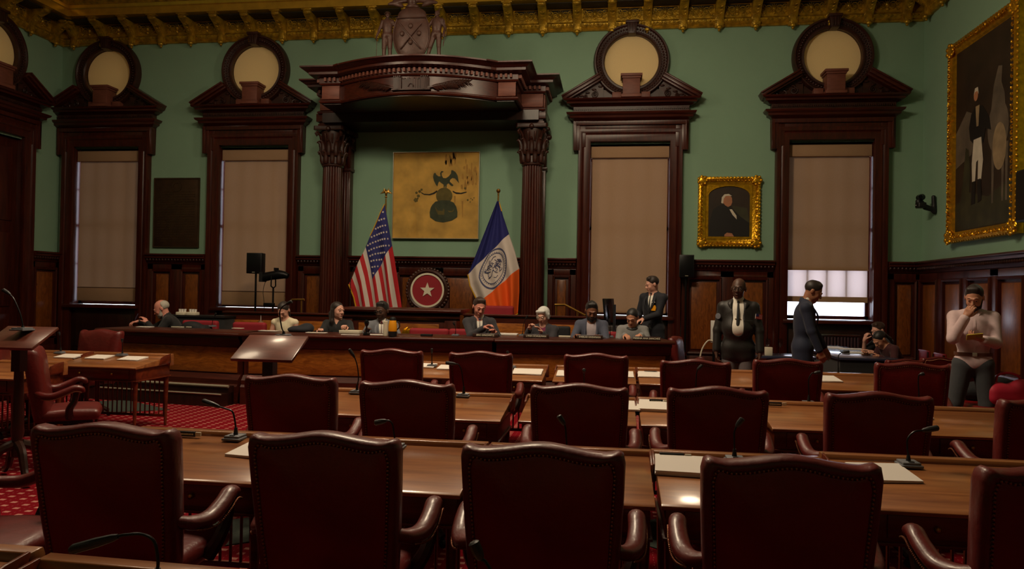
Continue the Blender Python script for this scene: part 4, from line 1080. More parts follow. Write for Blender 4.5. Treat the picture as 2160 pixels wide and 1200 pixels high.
def slab(name,px,py,w,d,h,mat_,label,cat,z=ZD,rz=0,grp=None,bev=.003):
    p=atz(px,py,z); o=MB().box(-w/2,w/2,-d/2,d/2,0,h).build(name,mat_,bevel=bev); o.location=V3(p); o.rotation_euler=(0,0,rz); return tag(o,label,cat,grp)
slab('paper_bundle',1068,707,.34,.2,.03,'paper','loose white papers right of the dark-suited man on the counter','papers',bev=.01)
slab('folded_card',1191,711,.17,.03,.022,'card','blank pale card strip between two name plates, right of the white-haired woman','card')
slab('document',740,703,.3,.16,.045,'card','stacked folders with a pale edge before the dark-haired woman','folder')
slab('document',739,707,.26,.05,.01,'white','white paper edge lying before the folders','papers')
slab('document',668,702,.3,.1,.008,'paper','flat white sheet right of the lectern microphone on the counter','papers')
slab('document',567,698,.28,.12,.008,'paper','flat white sheet before the woman in the cream top','papers')
slab('document',527,692,.2,.04,.035,'card','pale card holder left of the lectern on the counter','card'); slab('document',502,693,.16,.1,.01,'card','thin pale booklet on the counter left of the card holder','booklet')
slab('document',375,690.5,.2,.04,.014,'card','pale strip right of the writing man','card'); slab('document',398,690.5,.08,.04,.012,'card','short pale strip in front of the red chair','card')
slab('document',306,690,.22,.14,.01,'paper','white sheet under the hand of the grey-bearded man','papers')
slab('document',795,707,.22,.1,.012,'paper','white paper before the man in the grey suit','papers')
slab('tablet',682,699,.24,.16,.012,'black','dark tablet lying on the counter left of the dark-haired woman','tablet')
# carafe
def vessel(name,px,py,prof,mat_,label,cat,z=ZD,extra=None,n=24,Yp=None):
    p=V3(atz(px,py,z))
    if Yp: p=V3(aty(px,py,Yp)); p.z=z
    p=p; t=thing(name,label,cat,p)
    MB().lathe(prof,n).build('body',mat_,t); 
    for nm,pr,mt in (extra or []): MB().lathe(pr,n).build(nm,mt,t)
    return t
c=vessel('coffee_carafe',828,709,[(.05,.06),(.06,.07),(.062,.1),(.058,.16),(.046,.215),(.044,.22)],'yellow','yellow insulated carafe with black lid on the dais counter','carafe',extra=[('base',[(.0,0),(.058,0),(.06,.06),(.05,.065)],'black'),('lid',[(.045,.215),(.046,.235),(.035,.26),(.015,.268),(0,.27)],'black')])
MB().tube(smooth_path([(.05,0,.2),(.09,0,.19),(.095,0,.13),(.06,0,.09)],4),.008,8).build('handle','black',c)
vessel('cup_stack',813,708,[(.026,0),(.03,.0),(.033,.05),(.032,.1),(.034,.2),(.02,.205),(0,.205)],'card','tall stack of pale paper cups left of the carafe','cups')
g=vessel('desk_microphone',773,707,[(.045,0),(.05,.01),(.045,.03),(.015,.04),(.012,.12),(.03,.15),(.034,.18),(.02,.21),(0,.215)],'black_gloss','black desk microphone with a round head, before the man in grey','microphone')
g=vessel('water_bottle',1369,714,[(0,0),(.03,0),(.032,.02),(.032,.14),(.02,.17),(.013,.18),(.013,.2),(0,.2)],'clearglass','clear water bottle before the woman in grey knit','bottle',extra=[('cap',[(.015,.195),(.015,.22),(0,.22)],'black')])
vessel('iced_drink',550,692,[(.025,0),(.032,.0),(.04,.1),(.04,.105)],'cup','clear cup of pale iced drink left of the woman in cream','cup',extra=[('ice_lid',[(.041,.1),(.042,.112),(.02,.13),(0,.13)],'clearglass'),('straw',[(.004,.1),(.004,.2),(0,.2)],'white')])
slab('handset',505+395,709,.16,.08,.03,'black','small black device on the counter before the empty red chair','device'); 
mic((1102,708),[(1103,698),(1104,686),(1107,676),(1109,673),(1113,665)],'dais microphone left of the white-haired woman',z=ZD,group='gooseneck microphones on the dais')
mic((1287,711),[(1287,700),(1287,690),(1286,682),(1286,680),(1285,672)],'dais microphone between the bearded man and the woman in grey',z=ZD,group='gooseneck microphones on the dais')
mic((448,689),[(448,680),(450,672),(452,668),(453,666),(456,660)],'dais microphone in front of the coffee trolley',z=ZD,group='gooseneck microphones on the dais')
mic((961,708),[(961,700),(961,692),(960,688),(959,686),(956,680)],'dais microphone left of the dark-suited man',z=ZD,group='gooseneck microphones on the dais')
# monitor, stand desk
p=V3(aty(1300,700,11.9)); mo=thing('monitor','black computer monitor seen edge-on left of the woman in grey knit','monitor',(p.x,11.9,PLZ),0)
zt=float(aty(1296,629,11.9)[2])-PLZ
Q=T(0,0,0)@RZ(R(74))
MB().box(-.27,.27,-.015,.015,zt-.38,zt,Q@RX(R(-6))).build('screen','black_gloss',mo,bevel=.004)
MB().box(-.03,.03,.02,.05,.76,zt-.1,Q).build('stand','black',mo); MB().box(-.13,.13,-.1,.12,.74,.765,Q).build('foot','black',mo)
dk=thing('side_table','dark low table under the edge-on monitor','table',(p.x+.1,11.9,PLZ)); MB().box(-.35,.22,-.25,.25,.70,.74).build('top','black',dk)
for a in (-.3,.18):
    for b in (-.2,.2): MB().box(a-.02,a+.02,b-.02,b+.02,0,.7).build('leg','black',dk)
vessel('pen_cup',1287,688,[(0,0),(.035,0),(.04,.1),(.035,.1),(.03,.02)],'card','pale pen cup in front of the monitor','cup',z=PLZ+.741,Yp=11.8)
# brass hand rails
def rail(pts,label):
    t=thing('hand_rail',label,'railing',pts[0],0,'brass hand rails above the low walls'); o=V3(pts[0])
    MB().tube([V3(q)-o for q in pts],.02,10).build('rail','brass',t)
    return t,o
for pts,posts,lab in (([aty(600,645,12.6),aty(617,632,12.6),aty(642,632,12.6)],[aty(636,632,12.6)],'brass hand rail behind the woman in the cream top'),([aty(1170,643,12.6),aty(1192,643,12.6),aty(1236,666,12.2)],[aty(1173,643,12.6),aty(1218,657,12.35)],'brass hand rail sloping down left of the bearded man')):
    t,o=rail(pts,lab)
    for q in posts: MB().cyl(V3(q)-o,(q[0]-o.x,q[1]-o.y,.5-o.z),.014,n=8).build('post','brass',t)
# ================================================================== wall pieces
# bronze plaque
a,b=aty(325,375,15.36),aty(418,523,15.36)
pq=thing('bronze_plaque','dark bronze plaque covered with raised lettering, between the two left windows','plaque',((a[0]+b[0])/2,YB-.002,(a[2]+b[2])/2)); w=(b[0]-a[0])/2; h=(a[2]-b[2])/2
MB().box(-w,w,-.03,-.0,-h,h).build('plate','bronze',pq,bevel=.006)
mb=MB(); mb.sweep([(0,.03),(0,.045),(.02,.05),(.03,.035),(.03,.03)],[(-w+.03,-h+.03),(w-.03,-h+.03),(w-.03,h-.03),(-w+.03,h-.03)],closed=True,M=WALLM); mb.build('rim','bronze',pq)
mb=MB(); rnd=random.Random(4)
for i in range(21):
    z=h-.32-i*.055; x=-w+.1+(.08 if i in (0,20) else 0)
    while x<w-.12:
        ww=rnd.uniform(.012,.07); mb.box(x,min(x+ww,w-.1),-.036,-.03,z,z+.022); x+=ww+.014
mb.build('raised_lettering','bronze',pq); MB().lathe([(.07,0),(.12,0),(.12,.012),(.07,.012)],32,ring=True,M=T(0,-.03,h-.19)@RX(PI/2)).build('raised_seal','bronze',pq)
# framed banner (gold cloth with painted emblem)
a,b=aty(831,322,15.32),aty(1008,503,15.32); w=(b[0]-a[0])/2; h=(a[2]-b[2])/2; CXb,CZb=(a[0]+b[0])/2,(a[2]+b[2])/2
bn=thing('framed_banner','gold cloth banner with faded eagle, globe and crest under the canopy','banner',(CXb,YB-.002,CZb))
MB().box(-w,w,-.06,0,-h,h).build('cloth_panel','canvasgold',bn)
MB().box(-w-.01,w+.01,-.085,-.075,-h-.01,h+.01).build('clear_cover','acrylic',bn)
mb=MB()
for p_ in ((-w-.012,-w,-h-.012,h+.012),(w,w+.012,-h-.012,h+.012),(-w,w,-h-.012,-h),(-w,w,h,h+.012)): mb.box(p_[0],p_[1],-.09,0,p_[2],p_[3])
mb.build('case_edge','silver',bn)
def bp(px,py): q=aty(px,py,15.34); return (float(q[0])-CXb,float(q[2])-CZb)
def bpoly(pts,name,mat_,t=bn,d=.062,th=.003): return MB().prism([bp(*q) for q in pts],d-.001,d+th,WALLM).build(name,mat_,t,smooth=False)
Z8=lambda x,y:(820+x/7.5,340+y/7.5)
E1=lambda pts:[Z8(*q) for q in pts]
bpoly(E1([(735,180),(755,215),(790,240),(820,240),(812,190),(835,155),(868,160),(862,175),(838,185),(840,225),(862,265),(905,270),(950,240),(985,195),(990,145),(1015,143),(1060,175),(1090,225),(1112,350),(1080,310),(1050,275),(1010,265),(975,290),(965,320),(1025,380),(1005,398),(975,380),(945,350),(920,370),(912,425),(900,425),(895,380),(880,425),(872,425),(868,370),(830,345),(800,320),(785,345),(770,400),(745,370),(715,310),(702,250),(712,200)]),'eagle','inkgreen')
bpoly([Z8(878+130*math.cos(a*PI/16),548+128*math.sin(a*PI/16)) for a in range(32)],'globe','inkolive',d=.0615)
bpoly(E1([(690,690),(740,640),(830,618),(950,620),(1030,655),(1070,720),(1088,800),(1085,885),(1000,940),(860,970),(740,950),(655,890),(648,810),(665,735)]),'crest','inkgreen',d=.064)
bpoly(E1([(735,720),(780,780),(850,790),(865,750),(885,770),(880,850),(780,845),(750,780)]),'crest_figure','inkolive',d=.067); bpoly(E1([(930,780),(1000,790),(1040,745),(1020,800),(960,810)]),'crest_figure','inkolive',d=.067)
bpoly(E1([(515,490),(560,515),(640,520),(700,500),(765,460),(770,485),(720,520),(650,540),(560,532),(520,510)]),'scroll_branch','inkdark'); bpoly(E1([(1012,465),(1060,490),(1140,500),(1230,480),(1235,495),(1150,522),(1070,520),(1015,490)]),'scroll_branch','inkdark')
for (x,y,r) in ((430,615,30),(470,550,22),(490,480,20),(520,450,16),(440,500,18),(460,590,12)): bpoly([Z8(x+r*math.cos(a*PI/5)*(1+.3*(a%2)),y+r*math.sin(a*PI/5)*(1+.3*(a%2))) for a in range(10)],'leaf_mark','inkolive')
for (x,y,r) in ((1250,615,14),(1300,590,8),(1325,610,9),(1290,645,9),(1350,580,8),(1210,430,16)): bpoly([Z8(x+r*math.cos(a*PI/5)*(1+.3*(a%2)),y+r*math.sin(a*PI/5)*(1+.3*(a%2))) for a in range(10)],'leaf_mark','inkolive')
rnd=random.Random(11)
for k in range(26):
    x=rnd.uniform(1150,1390) if k%3 else rnd.uniform(850,1150); y=rnd.uniform(0,420) if k%3 else rnd.uniform(-100,60); hh=rnd.uniform(30,110); ww=rnd.uniform(8,26)
    bpoly([Z8(x+ww*math.cos(a*PI/5)*rnd.uniform(.6,1.2),y+hh*math.sin(a*PI/5)*rnd.uniform(.7,1.1)) for a in range(10)],'water_stain','stain',d=.0605)
for (x,y,hh) in ((1165,760,130),(1045,610,60),(1250,300,60)): bpoly(E1([(x-12,y-hh),(x+14,y-hh),(x+8,y+hh),(x-4,y+hh)]),'water_stain','stain',d=.0605)
# portrait by the window (small, arched)
def gilt_frame(t,w,h,fw,d,M=None):
    mb=MB(); mb.sweep([(0,0),(0,.035),(fw*.15,.045),(fw*.3,d*.6),(fw*.5,d*.7),(fw*.7,d),(fw*.9,d*.9),(fw,.03),(fw,0)],[(-w+fw,-h+fw),(w-fw,-h+fw),(w-fw,h-fw),(-w+fw,h-fw)],closed=True,M=WALLM)
    mb.build('frame','gilt',t,ang=50)
    mb=MB(); per=[]
    rnd=random.Random(3)
    for (x0,z0,x1,z1) in ((-w,-h,w,-h),(w,-h,w,h),(w,h,-w,h),(-w,h,-w,-h)):
        L=math.hypot(x1-x0,z1-z0); n=int(L/(fw*.42))
        for i in range(n):
            t_=(i+.5)/n; x=x0+(x1-x0)*t_; z=z0+(z1-z0)*t_; cx_,cz_=(0-x)/abs(w)*0,0
            nx=(-1 if x>=w-1e-6 else 1 if x<=-w+1e-6 else 0); nz=(-1 if z>=h-1e-6 else 1 if z<=-h+1e-6 else 0)
            mb.ell((x+nx*fw*.14,-d*.75,z+nz*fw*.14),(fw*.17,.022,fw*.17),8,6)
            a=rnd.uniform(0,PI); r=fw*.2
            mb.tube([(x+nx*fw*.45+r*(1-j/9)*math.cos(a+j*.6),-d*1.0,z+nz*fw*.45+r*(1-j/9)*math.sin(a+j*.6)) for j in range(9)],[fw*.06*(1-.05*j) for j in range(9)],5)
    for sx in (-1,1):
        for sz in (-1,1):
            x,z=sx*(w-fw*.5),sz*(h-fw*.5); mb.ell((x,-d*.8,z),(fw*.62,.035,fw*.62),14,8)
            for k in range(7): a=2*PI*k/7; mb.ell((x+fw*.5*math.cos(a),-d*.95,z+fw*.5*math.sin(a)),(fw*.2,.025,fw*.2),8,6)
    mb.build('leaf_ornament','gilt',t)
a,b=aty(1474,372,15.3),aty(1604,521,15.3); w=(b[0]-a[0])/2; h=(a[2]-b[2])/2; X0,Z0=(a[0]+b[0])/2,(a[2]+b[2])/2
pt=thing('small_portrait','small arched portrait of a white-haired sitter in ornate gilt frame','painting',(X0,YB,Z0))
gilt_frame(pt,w,h,.16,.09)
MB().box(-w+.1,w-.1,-.03,0,-h+.1,h-.1).build('canvas','paint_bg',pt)
mb=MB(); iw,ih=w-.16,h-.16   # gilt arch slip
outer=[(-iw,-ih),(iw,-ih),(iw,ih),(-iw,ih)]; 
arch=[(iw-.045,-ih+.045),(-iw+.045,-ih+.045),(-iw+.045,ih-.22)]+[((-iw+.045)*math.cos(PI*i/14),ih-.22+.19*math.sin(PI*i/14)) for i in range(1,14)]+[(iw-.045,ih-.22)]
tr=tessellate_polygon([[Vector((x,z,0)) for x,z in outer],[Vector((x,z,0)) for x,z in arch]]); fl=outer+arch
mb.add([(x,-.05,z) for x,z in fl]+[(x,-.03,z) for x,z in fl],[tuple(q) for q in tr]+[(4+i,4+(i+1)%len(arch),4+(i+1)%len(arch)+len(fl),4+i+len(fl)) for i in range(len(arch))])
mb.build('arched_slip','gilt',pt)
def ppoly(t,C,fn,pts,name,mat_,d): return MB().prism([fn(*q) for q in pts],d,d+.002,WALLM).build(name,mat_,t,smooth=False)
def pf(px,py): q=aty(px,py,15.36); return (float(q[0])-X0,float(q[2])-Z0)
ZZ=lambda x,y:(1400+x/3.75,300+y/3.75)
P_=lambda pts:[ZZ(*q) for q in pts]
ppoly(pt,0,pf,P_([(540,500),(660,520),(680,640),(600,620)]),'background_glow','paint_green',.031)
ppoly(pt,0,pf,P_([(360,745),(365,620),(390,530),(440,500),(480,490),(520,505),(560,540),(610,590),(680,640),(680,745)]),'coat','paint_dark',.033)
ppoly(pt,0,pf,P_([(462,440),(475,420),(500,415),(525,420),(540,440),(542,475),(532,500),(510,512),(488,500),(470,480)]),'face','paint_skin',.037)
ppoly(pt,0,pf,P_([(455,480),(460,435),(480,412),(515,408),(540,425),(520,424),(490,425),(475,445),(470,485)]),'hair','paint_white',.038)
ppoly(pt,0,pf,P_([(520,530),(540,530),(575,580),(578,610),(545,575)]),'shirt_front','paint_white',.036)
ppoly(pt,0,pf,P_([(480,730),(500,715),(540,720),(555,745),(480,745)]),'hands','paint_skin',.037)
# large full-length portrait on the right wall
c1,c2,c3,c4=atx(1997,100,5.8),atx(2143,2,5.8),atx(2003,515,5.8),atx(2152,488,5.8)
yl=(c1[1]+c3[1])/2; yr=(c2[1]+c4[1])/2; zt=(c1[2]+c2[2])/2; zb=(c3[2]+c4[2])/2; w=(yl-yr)/2; h=(zt-zb)/2
bp_=thing('large_portrait','large full-length portrait of a standing figure beside a pale horse, gilt frame, right wall','painting',(5.89,(yl+yr)/2,(zt+zb)/2),-PI/2)
gilt_frame(bp_,w,h,.2,.13)
MB().box(-w+.12,w-.12,-.04,.0,-h+.12,h-.12).build('canvas','paint_bg',bp_)
# painted figures, in frame coordinates (u right, v up), -1..1
def bpol(pts,name,mat_,d): return MB().prism([(u*(w-.2),v*(h-.2)) for u,v in pts],d,d+.002,WALLM).build(name,mat_,bp_,smooth=False)
bpol([(-1,-1),(1,-1),(1,-.55),(.2,-.7),(-.5,-.6),(-1,-.72)],'ground','paint_green',.041)
bpol([(-1,.1),(-.6,.3),(-.2,.2),(-.4,-.2),(-1,-.3)],'clouds','paint_grey',.0412)
EL=lambda cx,cy,rx,ry,n=24:[(cx+rx*math.cos(2*PI*k/n),cy+ry*math.sin(2*PI*k/n)) for k in range(n)]
bpol(EL(.50,-.02,.34,.27),'horse','paint_grey',.0415); bpol([(.25,.1),(.35,.42),(.5,.6),(.62,.58),(.6,.42),(.7,.3),(.75,.05)],'horse_neck','paint_grey',.0417); bpol(EL(.55,-.22,.22,.24),'horse_flank','paint_cloth',.042)
for q in (.3,.62,.74): bpol([(q,-.2),(q+.09,-.2),(q+.06,-.78),(q+.01,-.78)],'horse_leg','paint_grey',.0412)
bpol([(-.62,-.1),(-.5,-.14),(-.44,-.42),(-.5,-.7),(-.8,-.72),(-.7,-.4)],'drapery','paint_green',.0414)
bpol([(-.42,.24),(-.25,.30),(-.02,.28),(.22,.12),(.28,-.02),(.1,.02),(.02,-.12),(-.3,-.1),(-.45,-.04),(-.5,.1)],'dark_coat','paint_dark',.044)
bpol([(-.32,-.05),(-.05,-.05),(.02,-.3),(-.04,-.5),(-.16,-.5),(-.15,-.28),(-.22,-.3),(-.26,-.52),(-.36,-.52),(-.38,-.3)],'breeches','paint_white',.045)
bpol([(-.36,-.5),(-.25,-.5),(-.25,-.74),(-.4,-.75)],'boot','paint_dark',.046); bpol([(-.17,-.49),(-.05,-.49),(-.02,-.72),(-.15,-.74)],'boot','paint_dark',.046)
bpol([(-.26,.3),(-.12,.3),(-.15,.08),(-.22,.08)],'waistcoat','paint_cloth',.0465)
bpol([(-.25+.075*math.cos(a*PI/8),.42+.075*.75*math.sin(a*PI/8)*1.1) for a in range(16)],'face','paint_skin',.047)
bpol([(-.33,.43),(-.28,.5),(-.18,.5),(-.15,.42),(-.2,.46),(-.28,.46)],'hair','paint_white',.048)
# ================================================================== flags
def flag(loc_px,name,label,Yp,L,Rr,colour,nu,nv,extra,mats,finial,waves=5):
    top=V3(aty(loc_px[0],loc_px[1],Yp)); t=thing(name,label,'flag',(top.x-.03,Yp+.06,.5)); o=V3(t.location)
    def cur(C,u):
        n=len(C)-1; q=u*n; i=min(int(q),n-1); f=q-i; a,b=C[i],C[i+1]; return (a[0]+(b[0]-a[0])*f,a[1]+(b[1]-a[1])*f)
    def P(u,v,dd=0):
        l=cur(L,u); r=cur(Rr,u); px=l[0]+(r[0]-l[0])*v; py=l[1]+(r[1]-l[1])*v
        q=V3(aty(px,py,Yp)); amp=.015+.05*min(1,u*1.3)
        q.y+=-.05+amp*math.sin(v*waves*2*PI+u*2.2)+amp*.5*math.sin(v*waves*PI*1.3+1)-dd; q=q-o
        return q
    vs=[];fs=[];mi=[]
    for i in range(nu+1):
        for j in range(nv+1): vs.append(P(i/nu,j/nv))
    for i in range(nu):
        for j in range(nv):
            fs.append((i*(nv+1)+j,(i+1)*(nv+1)+j,(i+1)*(nv+1)+j+1,i*(nv+1)+j+1)); mi.append(colour((i+.5)/nu,(j+.5)/nv))
    me=bpy.data.meshes.new('cloth'); me.from_pydata([tuple(q) for q in vs],[],fs); me.polygons.foreach_set('material_index',mi); me.polygons.foreach_set('use_smooth',[True]*len(fs))
    cl=link(me,'cloth',mats,t); md=cl.modifiers.new('thick','SOLIDIFY'); md.thickness=.004; md.offset=0
    MB().cyl((0,0,-.0),(top.x-o.x,Yp-o.y,top.z-o.z+.12),.016,n=12).build('pole','brass',t)
    MB().lathe([(.16,0),(.16,.03),(.06,.06),(.03,.14),(.02,.14)],24).build('stand','brass',t)
    e=V3((top.x-o.x,Yp-o.y,top.z-o.z+.12))
    if finial=='ball': MB().lathe([(.012,0),(.02,.02),(.012,.04),(.03,.06),(.042,.09),(.03,.12),(0,.132)],20,M=T(*e)).build('finial','brass',t)
    else:
        s=SDF().ell(e+Vector((0,0,.11)),(.025,.03,.055),k=.02).ell(e+Vector((0,-.015,.17)),(.016,.02,.02),k=.015).cap(e+Vector((0,-.03,.17)),e+Vector((.012,-.045,.16)),.006,.003)
        for sx in (-1,1):
            for k in range(5): s.cap(e+Vector((sx*.02,.01,.13)),e+Vector((sx*(.05+.018*k),.01,.21-.028*k)),.012,.006,k=.008)
        s.ell(e+Vector((0,0,.03)),(.024,.024,.02),k=.01).cap(e+Vector((0,.01,.06)),e+Vector((0,.02,.03)),.016,.02,k=.01); s.build('finial','brass',t,res=.006)
    extra(t,P); return t
def usc(u,v):
    hoist=1-v
    return 2 if (u<.40 and hoist<7/13) else (0 if int(hoist*13)%2==0 else 1)
# u runs along the fly; v=1 is the top edge of the flag (first stripe) on the right
USL=[(740,600),(747,622),(758,650),(770,690),(776,740)]; USR=[(814,432),(826,490),(835,545),(843,600),(848,652)]
def us_map():
    # u from the hoist down the fly: left border from hoist bottom, right border from hoist top
    return USL,USR
def usextra(t,P):
    mb=MB()
    for r in range(9):
        for c in range(6 if r%2==0 else 5):
            u=.40*((c*2+1+(r%2))/12); v=1-(7/13)*((r+1)/10)
            q=P(u,v,.006); mb.prism([(q.x+x,q.z+z) for x,z in star(.026,PI/2-.2,.42)],-q.y,-q.y+.003,WALLM)
    mb.build('stars','flagwhite',t)
    MB().tube([P(u/8,-.01,.0) for u in range(9)],.014,6).build('fringe','fringe',t)
    MB().tube([P(-.005,v/10,.004) for v in range(6,11)],.010,6).build('gold_cord','fringe',t)
flag((814,432),'national_flag','flag with white stars on blue and red and white stripes, on an eagle-topped pole',14.2,[(738,598),(748,626),(756,668),(764,720),(770,760)],[(813,432),(822,486),(831,540),(839,596),(847,650)],usc,60,78,usextra,['flagred','flagwhite','flagblue'],'eagle',3)
def cyc(u,v): return 0 if u<1/3 else 1 if u<2/3 else 2
def cyextra(t,P):
    # round seal on the white band
    def ring(r,w_,n=40):
        mb=MB(); vs=[]; 
        for j in range(n):
            a=2*PI*j/n
            for rr in (r,r+w_):
                q=P(.5+rr*math.sin(a)*.16+rr*math.cos(a)*-.02,.52+rr*math.cos(a)*.30,.007); vs.append(q)
        return mb.add(vs,[(j*2,j*2+1,((j+1)%n)*2+1,((j+1)%n)*2) for j in range(n)])
    ring(.95,.08).build('seal_ring','sealblue',t); ring(.75,.04).build('seal_ring','sealblue',t)
    mb=MB(); rnd=random.Random(2)
    for k in range(34):
        a=rnd.uniform(0,2*PI); r=rnd.uniform(0,.62); b=a+rnd.uniform(.3,.9); r2=rnd.uniform(.1,.66)
        pts=[P(.5+rr*math.sin(aa)*.16,.52+rr*math.cos(aa)*.30,.008) for aa,rr in ((a,r),((a+b)/2,(r+r2)/2+.05),(b,r2))]; mb.tube(pts,.006,5)
    for k in range(44):
        a=2*PI*k/44; mb.tube([P(.5+rr*math.sin(a)*.16,.52+rr*math.cos(a)*.30,.008) for rr in (.82,.9)],.005,4)
    mb.build('seal_drawing','sealblue',t)
    MB().tube([P(u/12,-.01) for u in range(4,13)],.012,6).build('fringe','fringe',t); MB().tube([P(1.0,v/10) for v in range(11)],.012,6).build('fringe','fringe',t)
    MB().tube([P(.01,1.0,.01),P(.05,1.0,.01),P(.1,1.0,.01)],.012,6).build('gold_cord','fringe',t)
flag((1051,425),'city_flag','blue, white and orange flag with a round seal, on a ball-topped pole',14.35,[(1049,425),(1019,500),(988,578),(992,602),(1010,640),(1024,668),(1040,694)],[(1053,425),(1063,460),(1074,494),(1086,530),(1095,566),(1095,615),(1092,662)],cyc,60,60,cyextra,['cityblue','flagwhite','cityorange'],'ball',3)
# ================================================================== loudspeakers, cameras, lamp
def speaker(px0,py0,px1,py1,Y,label,zf,stand=True,dp=.26,wall=False):
    a,b=aty(px0,py0,Y),aty(px1,py1,Y); w=(b[0]-a[0])/2; h=(a[2]-b[2]); t=thing('loudspeaker',label,'speaker',((a[0]+b[0])/2,Y,float(b[2])),0,'black loudspeakers')
    MB().prism([(-w,0),(w,0),(w*.75,dp),(-w*.75,dp)],0,h).build('cabinet','black',t,bevel=.01)
    MB().box(-w*.9,w*.9,-.012,0,h*.04,h*.96).build('grille','black_metal',t,bevel=.004)
    MB().box(-.03,.03,-.016,-.01,h*.05,h*.08).build('badge','silver',t)
    return t
sp=speaker(520,533,551,577,14.3,'black loudspeaker on a tripod before the second window',.5)
q=V3(sp.location); tp=thing('speaker_tripod','slim black tripod holding the loudspeaker before the second window','stand',(q.x,14.4,.5)); hh=q.z-.5
MB().cyl((0,0,.1),(0,0,hh),.02,n=12).build('pole','black_metal',tp)
for i in range(3): a=i*2*PI/3+.5; MB().tube([(0,0,.55),(.38*math.cos(a),.38*math.sin(a),.01)],.013,8).build('leg','black_metal',tp)
sp2=speaker(1433,537,1464,585,15.05,'black loudspeaker on a post between the page and the small portrait',.2)
q=V3(sp2.location); MB().cyl((0,.1,-(q.z-.5)),(0,.1,0),.022,n=12).build('post','black_metal',sp2)
a=atx(2141,362,5.62); b=atx(2141,470,5.62); Ys=float((a[1]+b[1])/2); t=thing('loudspeaker','big black loudspeaker on the right wall, cut off by the picture edge','speaker',(5.62,Ys-.32,float(b[2])),-PI/2,'black loudspeakers'); h=float(a[2]-b[2])
MB().prism([(-.3,0),(.3,0),(.24,.26),(-.24,.26)],0,h).build('cabinet','black',t,bevel=.01); MB().box(-.28,.28,-.012,0,.03,h-.03).build('grille','black_metal',t)
MB().box(-.06,.06,.2,.30,h*.4,h*.6).build('wall_bracket','black_metal',t)
# pan-tilt cameras
def ptz(loc,rz,s,label):
    t=thing('security_camera',label,'camera',loc,rz,'black pan-tilt cameras on brackets'); t.scale=(s,s,s)
    SDF().cap((0,-.02,-.14),(0,-.04,.12),.045,.035,k=.02).cap((0,-.06,-.1),(0,-.18,-.06),.04,.05,k=.03).build('bracket','black',t,res=.01)
    SDF().box((0,-.26,-.03),(.075,.07,.05),rd=.02).cap((0,-.26,.02),(0,-.3,.04),.05,k=.03).build('base','black',t,res=.01)
    SDF().cap((-.03,-.27,.11),(.05,-.27,.11),.058,k=.01).cap((.03,-.27,.11),(.09,-.31,.11),.045,.04,k=.02).build('head','black_gloss',t,res=.01)
    MB().ell((.0,-.345,-.03),(.012,.005,.008),8,6).build('light','white',t)
    MB().lathe([(.0,0),(.03,0),(.03,.02),(.0,.02)],20,M=T(.115,-.33,.11)@RY(PI/2)@T(0,0,0)).build('lens','black_gloss',t)
p=V3(aty(92,428,15.2)); ptz((p.x,15.4,p.z),-.15,.85,'black pan-tilt camera on the wall left of the leftmost window')
p=V3(atx(1974,430,5.9)); ptz((5.9,p.y,p.z),-PI/2+.1,1.05,'black pan-tilt camera by the corner, left of the large portrait')
# stage lamp on a stand
p=V3(aty(580,582,13.9)); t=thing('stage_lamp','black tubular stage lamp on a stand beside the tripod loudspeaker','lamp',(p.x,13.9,.5)); z=p.z-.5
MB().tube([(-.26,0,z-.03),(-.24,0,z-.03),(-.1,0,z),(.1,0,z+.03),(.2,0,z+.02),(.27,0,z+.0)],[.06,.09,.085,.09,.07,.05],20).build('lamp_body','black_metal',t)
mb=MB(); mb.box(-.29,-.22,-.09,.09,z-.12,z+.07); mb.box(.02,.03,-.1,.1,z+.1,z+.16); mb.build('barn_door','black',t)
MB().tube([(-.03,-.09,z),(-.03,-.1,z-.2),(-.03,0,z-.24),(-.03,.1,z-.2),(-.03,.09,z)],.014,8).build('yoke','black_metal',t)
MB().cyl((-.03,0,0.05),(-.03,0,z-.22),.018,n=10).build('stand_pole','black_metal',t)
MB().box(-.22,-.0,-.03,.03,z-.60,z-.53).build('clamp_arm','black_metal',t,bevel=.01)
MB().tube(smooth_path([(-.18,0,z-.06),(-.24,0,z-.3),(-.22,.02,z-.6),(-.2,0,.02)],5),.006,6).build('cable','black',t)
for i in range(3): a=i*2*PI/3+.2; MB().tube([(-.03,0,.45),(-.03+.3*math.cos(a),.3*math.sin(a),.01)],.012,8).build('leg','black_metal',t)
# microphone stand in front of the striped flag
p=V3(aty(742,575,13.7)); t=thing('microphone_stand','thin black microphone on a stand beside the striped flag','microphone',(p.x-.02,13.7,.5)); 
MB().tube([(0,0,0.02),(0,0,p.z-.62),(.01,0,p.z-.53),(.05,-.02,p.z-.47)],.008,8).build('pole','black',t); MB().tube([(.045,-.02,p.z-.475),(.09,-.04,p.z-.41)],.018,8).build('capsule','black',t); MB().lathe([(.13,0),(.13,.015),(.02,.03)],20).build('base','black',t)
# ================================================================== carved coat of arms above the canopy (figures added with the people)
ca=thing('coat_of_arms','carved coat of arms with oval shield between two figures, atop the canopy','sculpture',(float(aty(868,110,13.35)[0]),13.35,5.845))
s=SDF().ell((0,0,.50),(.35,.09,.50),k=.03).ell((0,.0,.86),(.27,.085,.16),k=.04); s.build('oval_shield','statue',ca,res=.012)
mb=MB(); mb.tube([(.345*math.cos(2*PI*i/48),-.03,.5+.49*math.sin(2*PI*i/48)) for i in range(49)],.014,8)
mb.tube([(-.28,-.075,.80),(-.1,-.1,.79),(.1,-.1,.79),(.28,-.075,.80)],.012,8)
mb.tube(smooth_path([(-.2,-.09,.68),(-.05,-.11,.5),(.12,-.105,.3),(.2,-.08,.22)],4),.012,6); mb.tube(smooth_path([(.2,-.09,.68),(.05,-.11,.5),(-.12,-.105,.3),(-.2,-.08,.22)],4),.012,6)
